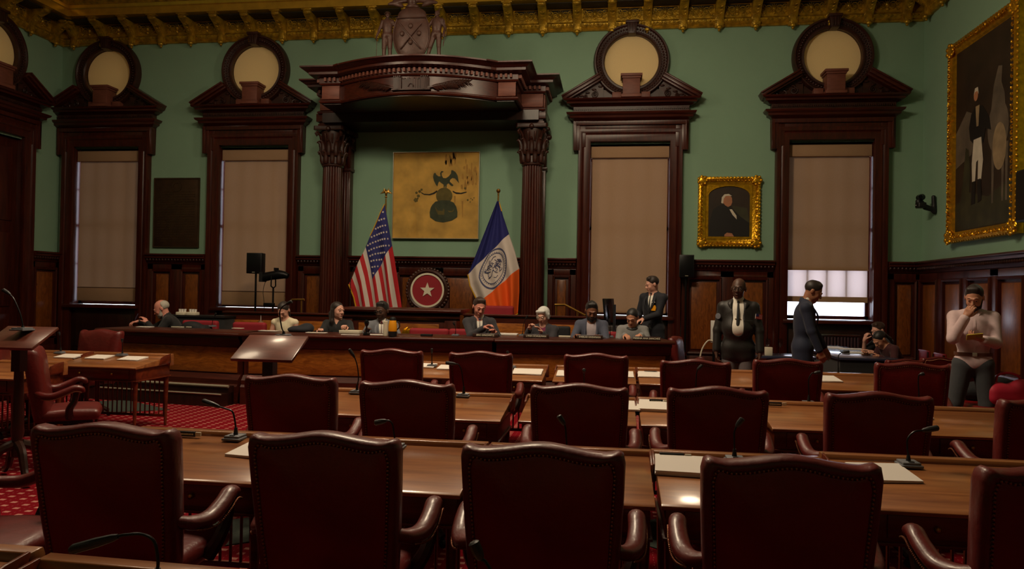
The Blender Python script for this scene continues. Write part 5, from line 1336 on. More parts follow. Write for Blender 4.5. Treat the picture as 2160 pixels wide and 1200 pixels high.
for (x,z) in ((0,.64),(0,.34),(-.16,.5),(.16,.5)): mb.ell((x,-.10,z),(.04,.025,.05),10,6)
mb.tube(smooth_path([(.3,-.04,.05),(.2,-.09,.0),(0,-.1,-.02),(-.2,-.09,.0),(-.3,-.04,.05)],4),.02,6)
mb.build('shield_relief','statue',ca)
s=SDF().ell((0,-.02,1.12),(.09,.08,.10),k=.03).cap((0,-.03,1.15),(.03,-.06,1.3),.05,.035,k=.04).ell((.04,-.08,1.33),(.04,.06,.04),k=.02).ell((0,0,1.02),(.13,.08,.05),k=.02)
for sx in (-1,1):
    for k in range(7): s.cap((sx*.07,0,1.14),(sx*(.16+.05*k),.01,1.30-.035*k),.035,.016,k=.02)
    s.cap((sx*.2,.02,1.05),(sx*.44,.02,1.1),.03,.02,k=.03)
s.build('eagle','statue',ca,res=.013)
# ================================================================== floor medallions, side furniture on the right
def diamond(cx,cy,rx,ry,label):
    o=MB().prism([(-rx,0),(0,-ry),(rx,0),(0,ry)],0.001,.007).build('floor_mat','mat_green',smooth=False); o.location=(cx,cy,0); return tag(o,label,'floor mat','dark green diamond mats on the red carpet')
a=atz(370,862,0); diamond(float(a[0])-1.05,float(a[1])-.12,1.05,.62,'dark green diamond mat on the carpet under the left side desk')
a=atz(455,1118,0); diamond(float(a[0])+.15,float(a[1])+.0,.42,.34,'dark green diamond mat under the desk between the first two nearest chairs')
a=atz(1360,1125,0); diamond(float(a[0])+.1,float(a[1]),.4,.34,'dark green diamond mat under the pale stack desk')
# papers table on the right
tb=thing('papers_table','long dark table with papers shining in the window light, at the right','table',(3.3,11.55,0))
MB().box(0,.86,0,3.05,.715,.75).build('table_top','greentable',tb,bevel=.004)
MB().box(.03,.83,.03,3.02,.02,.715).build('table_skirt','blackcloth',tb)
tb2=thing('papers_table','small dark table behind the guard and the man in the blue suit','table',(2.05,11.6,0),0); MB().box(0,.95,0,.6,.70,.74).build('table_top','greentable',tb2,bevel=.004)
for a in (.05,.9):
    for b in (.05,.55): MB().box(a-.025,a+.025,b-.025,b+.025,0,.7).build('leg','black_metal',tb2)
def onTable(name,px,py,w,d,h,mat_,label,cat,z=.751,rz=0): return slab(name,px,py,w,d,h,mat_,label,cat,z=z,rz=rz)
onTable('open_folder',1800,736.5,.5,.3,.01,'paper','open pale folder before the two people at the papers table','papers')
onTable('notebook',1815,745,.45,.22,.02,'white','white notebook on the near end of the papers table','notebook')
onTable('document',1760,733,.3,.6,.006,'paper','pale sheets spread at the far end of the papers table','papers')
mic((1784,746),[(1776,742),(1772,741),(1774,740),(1778,740),(1792,742)],'low dark microphone lying on the papers table',z=.752,group='table microphones')
for px,py,nm in ((1620,722,'left'),(1646,724,'right')):
    p=V3(aty(px,py,11.8)); t=thing('glass_goblet','glass goblet catching a bright glint behind the guard, '+nm+' one','glass',(p.x,11.8,.741),0,'goblets on the small dark table')
    MB().lathe([(.035,0),(.036,.006),(.006,.012),(.006,.12),(.03,.15),(.038,.2),(.034,.25),(.03,.25),(.034,.2),(.027,.155),(0,.14)],24).build('bowl','clearglass',t)
o=MB().box(-.05,.05,-.05,.05,0,.12).build('picture_cube','card',bevel=.004); p=V3(aty(1621,745,11.75)); o.location=(p.x,11.75,.741); tag(o,'small pale patterned box on the small dark table','box')
# radiator below the right window
rd=thing('radiator','dark ribbed radiator with a bright top edge under the right window','radiator',(4.2,15.1,0)); MB().box(-.62,.48,-.12,.1,.90,.93).build('top_shelf','chrome',rd,bevel=.003)
for i in range(18): MB().box(-.6+.06*i,-.56+.06*i,-.1,.08,.12,.88).build('rib','radiator',rd,bevel=.008)
MB().box(-.62,.48,-.12,.1,.05,.12).build('base','radiator',rd)
# small red armchairs round the papers table
for px,py,Y,rz,lab in ((1800,716,15.0,PI*.9,'red armchair with a white glint at the far end of the papers table'),(1880,743,10.65,.25,'red armchair with a glint at the near end of the papers table'),
    (1945,731,11.2,.35,'red armchair with a blue sheen, right of the papers table'),(1992,748,10.35,.5,'dark red armchair left of the man holding the phone')):
    p=V3(aty(px,py,Y)); sc_=.86; chair(p.x+(.0),Y,rz,lab,'smaller red armchairs round the papers table',(sc_,sc_,sc_*.92))
# bag on a chair at far right
p=V3(aty(2126,800,8.6)); bg_=thing('handbag','crimson pink soft bag at the right edge beside the man with the phone','bag',(p.x,8.6,.50))
SDF().box((0,0,.13),(.24,.13,.11),rd=.08,k=.02).ell((.14,-.02,.22),(.12,.1,.08),k=.05).ell((-.12,0,.2),(.1,.1,.06),k=.04).build('body','bagpink',bg_,res=.014)
MB().tube(smooth_path([(-.12,0,.24),(-.1,0,.33),(.0,0,.36),(.1,0,.33),(.13,0,.26)],4),.012,8).build('handle','bagpink',bg_)
o=SDF().ell((0,0,.1),(.3,.14,.12),k=.02).ell((.15,.02,.2),(.15,.1,.07),k=.05).build('folded_coat','coatblack',None,res=.016); o.location=(p.x-.02,9.05,.50); tag(o,'dark folded coat lying behind the crimson bag','coat')
bn2=thing('bench','dark leather bench along the right wall under the bag and coat','bench',(p.x-.35,8.3,0)); MB().box(0,1.6,0,1.1,.42,.50).build('seat','leather',bn2,bevel=.03,seg=3); MB().box(.05,1.55,.05,1.05,.0,.42).build('base','darkwood',bn2)
# left: coffee trolley and bags
tr_=thing('coffee_trolley','black draped coffee trolley with cups, behind the empty red chair','trolley',(float(aty(420,663,11.9)[0])-.55,11.65,PLZ)); zt=float(aty(400,664,11.9)[2])-PLZ
MB().box(0,1.15,0,.45,.1,zt-.03).build('drape','blackcloth',tr_,bevel=.02); MB().box(-.02,1.17,-.02,.47,zt-.03,zt).build('top','black',tr_)
for px,lab in ((385,'white tray of cups on the coffee trolley, left one'),(407,'white tray of cups on the coffee trolley, right one')):
    p=V3(aty(px,660,11.8)); t=thing('cup_tray',lab,'tray',(p.x,11.8,PLZ+zt+.001),0,'trays of cups on the coffee trolley')
    MB().box(-.075,.075,-.08,.08,0,.05).build('tray','card',t,bevel=.006)
    for i in range(3): MB().lathe([(.018,.05),(.02,.05),(.024,.10),(0,.101)],12,M=T(-.045+.045*i,0,0)).build('cup','white',t)
p=V3(aty(450,672,11.6)); o=SDF().box((0,0,.28),(.22,.16,.24),rd=.08,k=.02).ell((-.05,-.05,.5),(.16,.12,.08),k=.04).build('backpack','coatblack',None,res=.016); o.location=(p.x,11.1,PLZ+.3); tag(o,'black bag heaped beside the coffee trolley','bag')
o2=thing('stool','dark stool under the black bag','stool',(p.x,11.1,PLZ)); MB().box(-.2,.2,-.15,.15,.24,.3).build('seat','black',o2)
for a in (-.16,.16):
    for b in (-.11,.11): MB().box(a-.015,a+.015,b-.015,b+.015,0,.24).build('leg','black',o2)
o=SDF().ell((0,0,.04),(.19,.12,.06),k=.02).ell((.1,.02,.07),(.10,.08,.07),k=.05).build('folded_coat','navy',None,res=.016); p=atz(655,697,ZD); o.location=(float(p[0]),10.45,ZD-.01); tag(o,'dark crumpled coat on the counter between the two women','coat')
# white switch box with cable behind the guard
p=V3(aty(1506,695,12.5)); t=thing('equipment_box','white upright box with a looping pale cable behind the guard','equipment',(p.x,12.5,0)); z=float(aty(1506,676,12.5)[2])
MB().box(-.05,.05,-.04,.04,z-.36,z).build('housing','white',t,bevel=.006); MB().cyl((0,0,0),(0,0,z-.36),.02,n=10).build('post','black_metal',t)
MB().tube(smooth_path([(0,-.04,z-.34),(-.1,-.05,z-.33),(-.2,-.05,z-.5),(-.24,-.05,z-.8)],5),.012,8).build('cable','card',t)
# red chair by the dais end
p=V3(aty(1468,708,11.2)); chair(p.x,11.3,-PI/2-.3,'red armchair in shade between the dais end and the guard','turned armchairs near the dais end',(.9,.9,.95))
# ================================================================== people
def nv(a): a=np.array(a,float); return a/np.linalg.norm(a)
def M3(M): return np.array(M)[:3,:3]
def head_sdf():
    s=SDF()
    s.ell((0,.012,.035),(.074,.095,.085),k=.03).ell((0,-.03,-.02),(.060,.066,.075),k=.03).ell((0,-.032,-.065),(.05,.055,.042),k=.025).ell((0,-.074,-.094),(.02,.018,.018),k=.02)
    s.cap((0,-.094,.014),(0,-.112,-.026),.006,.011,k=.010)
    for x in (-1,1):
        s.ell((x*.013,-.098,-.030),(.008,.010,.008),k=.008).cap((x*.012,-.096,.026),(x*.045,-.084,.026),.008,.006,k=.012)
        s.ell((x*.031,-.102,.004),(.016,.011,.009),k=.008,sub=True).ell((x*.031,-.089,.0125),(.014,.009,.006),k=.004).ell((x*.036,-.062,-.028),(.022,.02,.022),k=.02).ell((x*.077,.014,-.004),(.009,.021,.031),k=.006)
    s.cap((-.018,-.092,-.056),(.018,-.092,-.056),.006,k=.006).cap((-.014,-.091,-.066),(.014,-.091,-.066),.007,k=.006)
    return s
def hand_sdf(W,d,n,side,S,curl=.45,spread=1.0):
    """W wrist, d hand direction, n palm-back normal, side=+1 thumb toward +x of frame"""
    y=nv(d); z=nv(np.array(n,float)-y*np.dot(n,y)); x=np.cross(y,z)
    R3=np.stack([x,y,z],1); s=SDF(); P=lambda a,b,c: np.array(W)+R3@(np.array([a*side,b,c])*S)
    for i,xx in enumerate((.030,.010,-.010,-.029)):
        s.cap(P(xx*.5,.005,0),P(xx,.083-.004*abs(i-1),0),.0145*S,.0125*S,k=.012*S)
    s.cap(P(0,-.02,0),P(0,.02,0),.023*S,.022*S,k=.02*S)
    for i,(xx,L) in enumerate(((.030,.92),(.010,1.03),(-.011,.97),(-.030,.78))):
        p=np.array([xx,.083-.004*abs(i-1),0]); a=curl*.55+.03*i
        for q,(l,r0,r1) in enumerate(((.042,.0095,.009),(.027,.009,.0082),(.021,.0082,.0068))):
            p2=p+np.array([xx*.08*spread,math.cos(a),-math.sin(a)])*l*L; s.cap(P(*p),P(*p2),r0*S,r1*S,k=.002); p=p2; a+=curl*(.9 if q==0 else .6)
    p=[(.022,.018,-.006),(.045,.045,-.014),(.052,.068,-.022-.02*curl),(.048,.088,-.028-.035*curl)]
    for q in range(3): s.cap(P(*p[q]),P(*p[q+1]),(.014,.0115,.0095)[q]*S,(.0115,.0098,.008)[q]*S,k=.006)
    return s
def ik(sh,w,a,b,hint):
    sh=np.array(sh,float); w=np.array(w,float); v=w-sh; L=np.linalg.norm(v); L2=min(L,(a+b)*.995); v=v/L; w=sh+v*L2
    x=(a*a-b*b+L2*L2)/(2*L2); h=math.sqrt(max(a*a-x*x,1e-6)); hn=np.array(hint,float); hn=hn-v*np.dot(hn,v); hn/=np.linalg.norm(hn)
    return sh+v*x+hn*h,w
def skeleton(P):
    S=P.get('H',1.75)/1.75; hz=P['hip']; J={}; L=P.get('lean',0); B=P.get('bend',L)
    tw=P.get('twist',0); side=P.get('side',0)
    up=nv((side,-math.sin(L),math.cos(L))); up2=nv((side*1.2,-math.sin(B),math.cos(B)))
    hip=np.array([0,0,hz]); mid=hip+up*.25*S; J['hip']=hip; J['mid']=mid; J['chest']=mid+up2*.13*S; nb=mid+up2*.285*S; J['nb']=nb
    R_=M3(RZ(tw)); fwd=nv(np.cross(up2,[1,0,0])) ; fwd=-fwd if fwd[1]>0 else fwd; J['fwd']=R_@fwd; J['up']=up2; J['R']=R_
    W_=P.get('shw',.172)*S; sd=nb-up2*.062*S
    J['sA']=sd+R_@np.array([-W_,0,0]); J['sB']=sd+R_@np.array([W_,0,0])
    hp=P.get('neck',(0,-.03,.152)); J['head']=nb+np.array(hp)*S
    for k in 'AB':
        w=np.array(P['w'+k],float); e,w=ik(J['s'+k],w,.285*S,.25*S,P.get('e'+k,(-.5 if k=='A' else .5,.3,-1))); J['e'+k]=e; J['w'+k]=w
    J['hA']=hip+M3(RZ(0))@np.array([-.09*S,0,-.02]); J['hB']=hip+np.array([.09*S,0,-.02])
    if P.get('seated'):
        for k,x in (('A',-1),('B',1)):
            J['k'+k]=J['h'+k]+np.array([x*.05,-.41*S,.02]); J['a'+k]=np.array([J['k'+k][0]*1.02,J['k'+k][1]+.04,.09])
    else:
        for k,x in (('A',-1),('B',1)):
            st=P.get('st'+k,(0,0)); J['a'+k]=np.array([x*.11*S+st[0],st[1],.08]); m_=(J['h'+k]+J['a'+k])/2; J['k'+k]=m_+np.array([0,-.02-.0*x,.01])
    J['S']=S; return J
def torso(J,d,belly=0,hem=None,w=1):
    S=J['S']; s=SDF(); R3=np.stack([J['R']@np.array([1,0,0]),-J['fwd'],J['up']],1)
    s.ell(J['hip']+[0,0,.02],((.155*w)*S+d,.105*S+d,.11*S+d),k=.06)
    s.ell(J['mid']-J['up']*.03*S+J['fwd']*(.01+belly*.5),((.14*w)*S+d+belly*.4,.10*S+d+belly,.13*S+d),R3,k=.08)
    s.ell(J['chest'],((.155*w)*S+d,.108*S+d,.16*S+d),R3,k=.07)
    s.cap(J['sA'],J['sB'],.050*S+d*.7,k=.05); s.cap(J['nb']-J['up']*.01,(J['sA']+J['nb'])/2-J['up']*.010,.046*S+d*.3,.048*S+d*.4,k=.04); s.cap(J['nb']-J['up']*.01,(J['sB']+J['nb'])/2-J['up']*.010,.046*S+d*.3,.048*S+d*.4,k=.04)
    return s
def arms(J,d,end=1.0,which='AB',upper=1.0):
    S=J['S']; s=SDF()
    for k in which:
        a,b,c=J['s'+k],J['e'+k],J['w'+k]; 
        s.cap(a,a+(b-a)*upper,.046*S+d,.038*S+d if upper>=1 else .042*S+d*1.2,k=.03)
        if upper>=1: c2=b+(c-b)*end; s.cap(b,c2,.037*S+d,.026*S+d*1.15,k=.02)
    return s
def legs(J,d,end=1.0):
    S=J['S']; s=SDF()
    for k in 'AB':
        h,n,a=J['h'+k],J['k'+k],J['a'+k]; s.cap(h,n,.085*S+d,.060*S+d,k=.05); s.cap(n,n+(a-n)*end,.056*S+d,.038*S+d*1.4,k=.02)
    return s
def make_body(J,P,full=True):
    S=J['S']; hs=P.get('hs',1.0)*S; H4=T(*J['head'])@RZ(P.get('yaw',0))@Matrix.Rotation(P.get('roll',0),4,'Y')@RX(P.get('pitch',0))@Matrix.Scale(hs,4); J['H4']=H4
    s=head_sdf().xf(H4)
    hb=np.array(H4@Vector((0,.022,-.055))); s.cap(hb,J['nb']-J['up']*.02,.052*S,.058*S,k=.03)
    s=s+torso(J,0,w=P.get('w',1))+arms(J,0)+legs(J,0)
    for k,sd in (('A',1),('B',-1)):
        c=J['w'+k]; e=J['e'+k]; d=P.get('d'+k,None); d=nv(c-e) if d is None else nv(d); n=P.get('n'+k,(0,0,1))
        s=s+hand_sdf(c,d,n,sd,S*1.03,P.get('curl'+k,.45))
    for k in 'AB':
        a=J['a'+k]; s.cap(a,a+[0,-.14*S,-.045],.036*S,.03*S,k=.02)
    return s
def person(label,P,Y,px,skin,hairst,hairm,wear,cat='person',group=None,rz=0,headpy=None,zfl=0,face=True,extra=None):
    """px, headpy: where the head centre falls in the photograph at depth Y"""
    if headpy is not None:
        tgt=aty(px,headpy,Y); J=skeleton(P)
        off=J['head'][2]; P=dict(P); dz=(tgt[2]-zfl)-off; P['hip']=P['hip']+dz
        for k in 'AB':
            if P.get('seated') or P.get('fixw'): pass
            P['w'+k]=tuple(np.array(P['w'+k])+[0,0,0 if P.get('absw') else dz])
    J=skeleton(P); hd=M3(RZ(rz))@J['head']; tgt=aty(px,headpy if headpy else 600,Y)
    t=thing('person',label,cat,(tgt[0]-hd[0],Y-hd[1],zfl),rz,group)
    make_body(J,P).build('body',skin,t,res=.0075)
    H4=J['H4']; S=J['S']
    # face details
    mb=MB()
    for x in (-1,1): mb.ell((x*.031,-.0885,.0045),(.0115,.008,.0048),10,8,H4)
    mb.build('eyes','eyewhite',t)
    mb=MB()
    for x in (-1,1): mb.ell((x*.031,-.0945,.0038),(.0056,.003,.0048),8,6,H4); mb.tube([(x*.015,-.0985,.030),(x*.030,-.0955,.035),(x*.046,-.0865,.030)],[.0022,.003,.0015],6,H4)
    mb.build('irises_and_brows','eye' if hairm in ('hair_black','hair_dark','hair_brown') else hairm,t)
    MB().tube([(-.021,-.092,-.061),(-.008,-.0985,-.059),(0,-.098,-.0605),(.008,-.0985,-.059),(.021,-.092,-.061)],[.002,.005,.005,.005,.002],8,H4).build('lips','lips' if skin not in('skin_dark','skin_brown') else skin,t)
    h=SDF()
    if hairst in('short','side','bun','long','ponytail'):
        h.ell((0,.020,.042),(.080,.099,.084),k=.01)
        h.box((0,-.105,-.022),(.060,.055,.080),rd=.02,k=.012,sub=True); h.box((0,-.05,-.13),(.12,.12,.10),rd=.02,k=.02,sub=True)
        for x in (-1,1): h.ell((x*.085,-.02,-.035),(.02,.035,.05),k=.008,sub=True)
        if hairst=='short': h.cap((-.035,-.035,.103),(.035,-.035,.105),.022,.022,k=.03); h.cap((0,.0,.108),(0,.06,.09),.026,.02,k=.03)
        if hairst=='bun': h.ell((0,.115,.03),(.035,.035,.035),k=.02)
        if hairst=='ponytail': h.cap((0,.10,.03),(.01,.13,-.10),.03,.02,k=.02); h.cap((.01,.13,-.10),(.01,.11,-.2),.022,.012,k=.02)
        if hairst=='long':
            for x in (-1,1): h.cap((x*.07,.02,.0),(x*.075,.015,-.15),.026,.03,k=.03); h.cap((x*.075,.015,-.15),(x*.06,-.0,-.25),.03,.016,k=.03)
            h.cap((-.04,.08,-.05),(-.04,.06,-.22),.04,.02,k=.04); h.cap((.04,.08,-.05),(.04,.06,-.22),.04,.02,k=.04)
    elif hairst=='balding':
        h.ell((0,.024,.028),(.083,.096,.080),k=.01); h.box((0,-.06,.06),(.12,.085,.13),rd=.02,k=.01,sub=True); h.ell((0,-.01,.14),(.055,.09,.05),k=.02,sub=True); h.box((0,-.05,-.13),(.12,.14,.10),rd=.02,k=.02,sub=True)
    elif hairst=='bob':
        h.ell((0,.018,.040),(.088,.104,.092),k=.01); h.cap((-.078,.0,.02),(-.074,-.005,-.03),.022,k=.02); h.cap((.078,.0,.02),(.074,-.005,-.03),.022,k=.02); h.ell((0,.07,-.03),(.07,.05,.06),k=.03)
        h.cap((-.05,-.07,.085),(.05,-.065,.09),.022,k=.02); h.box((0,-.112,-.03),(.062,.06,.085),rd=.02,k=.012,sub=True)
    if h.p: h.xf(H4).build('hair',hairm,t,res=.007)
    if P.get('beard'):
        b=SDF().ell((0,-.036,-.066),(.056,.062,.05),k=.02).ell((0,-.078,-.1),(.026,.022,.024),k=.02)
        for x in (-1,1): b.cap((x*.062,-.01,-.02),(x*.05,-.05,-.08),.012,.014,k=.02)
        b.cap((-.022,-.096,-.047),(.022,-.096,-.047),.006,k=.01); b.ell((0,-.105,-.060),(.017,.012,.008),k=.006,sub=True)
        b.xf(H4).build('beard',P['beard'],t,res=.007)
    if P.get('glasses'):
        mb=MB()
        for x in (-1,1):
            mb.tube([(x*.032+.021*math.cos(2*PI*i/16),-.115,.006+.016*math.sin(2*PI*i/16)) for i in range(17)],.0022,5,H4); mb.tube([(x*.053,-.115,.01),(x*.076,-.06,.01),(x*.08,.01,.008)],.002,5,H4)
        mb.tube([(-.011,-.115,.01),(.011,-.115,.01)],.002,5,H4); mb.build('glasses',P['glasses'],t)
    F_=J['fwd']; U=J['up']; RX_=J['R']@np.array([1.,0,0]); ch=J['chest']; nb=J['nb']; w_=P.get('w',1); belly=P.get('belly',0)
    hb=np.array(H4@Vector((0,.02,-.09)))
    for nm,mt,kw in wear:
        if nm in('shirt','top','blouse'):
            d=kw.get('d',.009); s=torso(J,d,belly,w=w_)
            if kw.get('sleeve',1)>0: s=s+arms(J,(d*.5 if any(q[0]=='jacket' for q in wear) else d+.004),.93 if kw.get('sleeve',1)>=1 else 1,upper=1 if kw.get('sleeve',1)>=1 else kw['sleeve'])
            if kw.get('collar'):
                s.cap(nb+F_*.012-U*.005,nb+U*.05*S+F_*.008,.066*S,.060*S,k=.01)
            s.cap(nb+U*.028,nb+U*.12,.050*S,.055*S,k=.006,sub=True)
            if kw.get('open'): s.cap(nb+F_*.09*S+U*.03,nb+F_*.125*S-U*kw['open']*S,.045*S,.008,k=.006,sub=True)
            s.build(nm if nm!='shirt' else 'shirt',mt,t,res=.009)
        elif nm=='jacket':
            d=.020; s=torso(J,d,belly,w=w_)+arms(J,.016,kw.get('end',.93))
            if kw.get('hem'): 
                s.cap(J['hA']+[0.02,0,-.02],J['hA']+[.01,0,-kw['hem']],.10*S+d,.098*S+d,k=.06); s.cap(J['hB']-[.02,0,.02],J['hB']+[-.01,0,-kw['hem']],.10*S+d,.098*S+d,k=.06)
            s.cap(nb-U*.03,nb+U*.02*S+[0,0.012,0],.070*S,.072*S,k=.02); s.cap(nb+U*.02+F_*.01,nb+U*.12,.063*S,.07*S,k=.006,sub=True)
            v=kw.get('v',.25); vw=kw.get('vw',.055)
            a=nb+F_*.10*S+U*.02; b=ch+F_*(.145*S+belly)-U*(v-.13)*S; s.cap(a,b,vw*S,kw.get('vb',.008),k=.006,sub=True); 
            if kw.get('full'): s.cap(b,J['mid']+F_*(.14*S+belly)-U*.06,kw.get('vb',.02),kw.get('vb',.02)*.9,k=.01,sub=True)
            s.build('jacket',mt,t,res=.010)
            # lapels
            mb=MB()
            if kw.get('lapel',1):
                for x in (-1,1):
                    A=nb+RX_*x*.068*S+F_*.035*S+U*.012; Bm=(A+b)/2+RX_*x*.048*S+F_*.055*S; C_=b+RX_*x*.012+F_*.0
                    mb.tube(smooth_path([V3(A),V3(Bm),V3(C_)],5),interp([.012,.02,.006],5),8,flat=.5)
                mb.build('lapel',mt,t)
        elif nm=='tie':
            s=SDF(); a=nb+F_*.078*S-U*.005; s.ell(a,(.017,.013,.02),k=.006)
            pts=[a,ch+F_*(.122*S+belly*.3)+U*.04,ch+F_*(.132*S+belly*.8)-U*.10*S,J['mid']+F_*(.118*S+belly*1.25)-U*.06*S]
            if kw.get('long'): pts.append(J['hip']+F_*(.118*S+belly*.9)+U*.04)
            r=[.010,.015,.020,.022,.018]
            MB().tube(smooth_path([V3(q) for q in pts],5),interp(r[:len(pts)],5),8,flat=.35).build('tie',mt,t)
            s.build('tie_knot',mt,t,res=.006)
        elif nm=='trousers':
            s=legs(J,.016,.97)+SDF().ell(J['hip']+[0,0,.0],(.155*S*w_+.008,.103*S+.006,.11*S),k=.05); s.build('trousers',mt,t,res=.012)
        elif nm=='skirt':
            s=legs(J,.03,.1)+SDF().ell(J['hip'],(.17*S,.12*S,.12*S),k=.05); s.build('skirt',mt,t,res=.012)
        elif nm=='belt':
            c=J['hip']+[0,0,.095*S]; MB().lathe([(1,-.018),(1.03,-.018),(1.03,.018),(1,.018)],32,ring=True,M=T(*c)@Matrix.Diagonal((.150*S*w_+.012,.108*S+.012+belly*.8,1,1))).build('belt',mt,t)
            MB().box(-.022,.022,-.008,.006,-.02,.02,T(c[0],c[1]-.108*S-.016-belly*.8,c[2])).build('buckle','silver',t,bevel=.003)
        elif nm=='shoes':
            for k in 'AB':
                a=J['a'+k]; SDF().cap(a+[0,.03,-.04],a+[0,-.16*S,-.045],.038*S,.036*S,k=.02).box(a+[0,-.06,-.075],(.04,.12,.008),rd=.006,k=.01).build('shoe',mt,t,res=.01)
    if extra: extra(t,J,P)
    return t,J
TZ=.992-PLZ+.02       # height of the dais counter above the dais floor
TR_=('trousers','blackcloth',{}); SH=('shoes','black',{})
def seatP(**k): d=dict(seated=True,absw=True,hip=.56,H=1.78,lean=.12,wA=(-.16,-.45,TZ),wB=(.16,-.45,TZ),hs=1.12); d.update(k); return d
# pen in the hand of the writing man
def pen_extra(t,J,P):
    w=V3(J['wA']); d=V3(nv(J['wA']-J['eA'])); MB().tube([w+d*.07+Vector((0,0,-.02)),w+d*.05+Vector((.02,.0,.03)),w+d*.02+Vector((.05,.01,.12))],[.003,.006,.005],8).build('pen','tieblue',t)
person('grey-bearded man in dark jacket bent over, writing with a pen at the dais',seatP(lean=.42,bend=.55,yaw=-.15,pitch=.5,neck=(0,-.07,.125),wA=(-.06,-.66,TZ+.04),wB=(.12,-.52,TZ+.03),dA=(.3,-1,-.1),curlA=.9,curlB=.5,beard='hair_grey'),11.15,341,'skin_pink','balding','hair_grey',
  [('shirt','slate',{'collar':1}),('jacket','blackcloth',{'v':.16,'vw':.045}),TR_,SH],rz=-1.05,headpy=651,zfl=PLZ,extra=pen_extra)
person('woman in a sleeveless cream top looking down, behind the lectern microphone',seatP(H=1.66,lean=.1,pitch=.62,neck=(0,-.06,.13),wA=(-.10,-.24,.72),wB=(.10,-.24,.72),shw=.165,w=.86),10.75,598,'skin_pale','ponytail','hair_dark',
  [('top','cream',{'sleeve':0,'d':.014}),TR_,SH],rz=.05,headpy=655,zfl=PLZ)
person('woman with long dark hair in a black top, face turned toward the rostrum',seatP(H=1.70,lean=.05,yaw=.95,pitch=.05,wA=(-.14,-.45,TZ),wB=(.24,-.45,TZ+.05),curlB=1.1,shw=.17,w=.9),10.85,712,'skin_pale','long','hair_dark',
  [('top','blackcloth',{'sleeve':1,'d':.016,'open':.10}),TR_,SH],rz=.1,headpy=655,zfl=PLZ)
person('man in a grey suit with burgundy tie and glasses, behind the yellow carafe',seatP(H=1.80,lean=.08,yaw=-.45,pitch=.2,wA=(-.2,-.42,TZ),wB=(.2,-.42,TZ),glasses='black'),10.9,806,'skin_dark','short','hair_black',
  [('shirt','shirtwhite',{'collar':1}),('tie','tiered',{}),('jacket','greysuit',{'v':.26}),TR_,SH],rz=.25,headpy=656,zfl=PLZ)
person('man in a dark suit and blue tie reaching to his left, looking down',seatP(H=1.80,lean=.12,yaw=.35,pitch=.35,roll=.08,twist=.15,wA=(.10,-.40,TZ+.10),wB=(.24,-.36,TZ+.04),eA=(-.6,.0,-.8),curlA=.7),10.75,1011,'skin_pink','short','hair_brown',
  [('shirt','shirtwhite',{'collar':1}),('tie','tieblue',{}),('jacket','charcoal',{'v':.28}),TR_,SH],rz=.1,headpy=648,zfl=PLZ)
person('white-haired woman with glasses in a dark jacket over a plum top',seatP(H=1.64,lean=.1,yaw=-.25,pitch=.35,wA=(-.16,-.30,TZ+.08),wB=(.03,-.30,TZ+.04),curlA=.8,shw=.175,glasses='silver'),10.95,1146,'skin_pale','bob','hair_white',
  [('top','plum',{'sleeve':0,'d':.012,'open':.05}),('jacket','charcoal',{'v':.30,'vw':.06,'lapel':0}),TR_,SH],rz=-.1,headpy=666,zfl=PLZ)
person('smiling bearded man in a slate jacket and open pale shirt, looking down',seatP(H=1.80,lean=.08,yaw=.12,pitch=.42,neck=(.0,-.05,.135),wA=(-.2,-.42,TZ),wB=(.12,-.44,TZ),beard='hair_black'),11.0,1248,'skin_brown','short','hair_black',
  [('shirt','shirtlilac',{'collar':1,'open':.04}),('jacket','slate',{'v':.40,'vw':.075,'vb':.05}),TR_,SH],rz=0,headpy=656,zfl=PLZ)
def collar_extra(t,J,P):
    nb=J['nb']; MB().lathe([(.075,0),(.088,-.004),(.1,-.016),(.09,-.018)],28,ring=True,M=T(*(nb+J['fwd']*.02+[0,0,.006]))@RX(.35)@Matrix.Diagonal((1.05,.95,1,1))).build('neck_band','black',t)
person('woman in a grey knit top with hair tied back, looking down at her hands',seatP(H=1.66,lean=.15,yaw=-.2,pitch=.5,neck=(0,-.06,.13),wA=(-.08,-.32,TZ+.03),wB=(.14,-.34,TZ+.04),curlB=.7,shw=.175,dA=(.5,-1,-.1),dB=(-.5,-1,-.1)),10.95,1334,'skin_tan','bun','hair_black',
  [('top','greyknit',{'sleeve':1,'d':.018}),TR_,SH],rz=-.12,headpy=670,zfl=PLZ,extra=collar_extra)
# office chair behind the white-haired woman
for px,Y,lab in ((1172,11.35,'dark mesh office chair of the white-haired woman'),(600,11.15,'chair behind the woman in the cream top'),(700,11.25,'chair behind the dark-haired woman in black'),(818,11.3,'chair behind the man in the grey suit'),(1002,11.2,'chair behind the man in the dark suit'),(1246,11.4,'chair behind the smiling bearded man'),(1342,11.35,'chair behind the woman in the grey knit top'),(352,11.5,'chair behind the grey-bearded man')):
    p=V3(aty(px,690,Y)); t=thing('office_chair',lab,'chair',(p.x,Y+.08,PLZ),0,'seats of the people at the dais')
    hh=.92 if 'mesh' in lab else .68
    SDF().box((0,.05,(.46+hh)/2),(.22,.03,(hh-.46)/2),rd=.03,k=.01).build('backrest','coatblack',t,res=.016); SDF().box((0,-.24,.41),(.23,.24,.035),rd=.03,k=.01).build('seat','coatblack',t,res=.016)
    mb=MB(); mb.cyl((0,-.2,.05),(0,-.2,.38),.03)
    for i in range(5): a=i*2*PI/5; mb.tube([(0,-.2,.08),(.27*math.cos(a),-.2+.27*math.sin(a),.04),(.27*math.cos(a),-.2+.27*math.sin(a),.0)],.018,6)
    mb.box(-.03,.03,.0,.06,.38,.5); mb.build('base','black_metal',t)
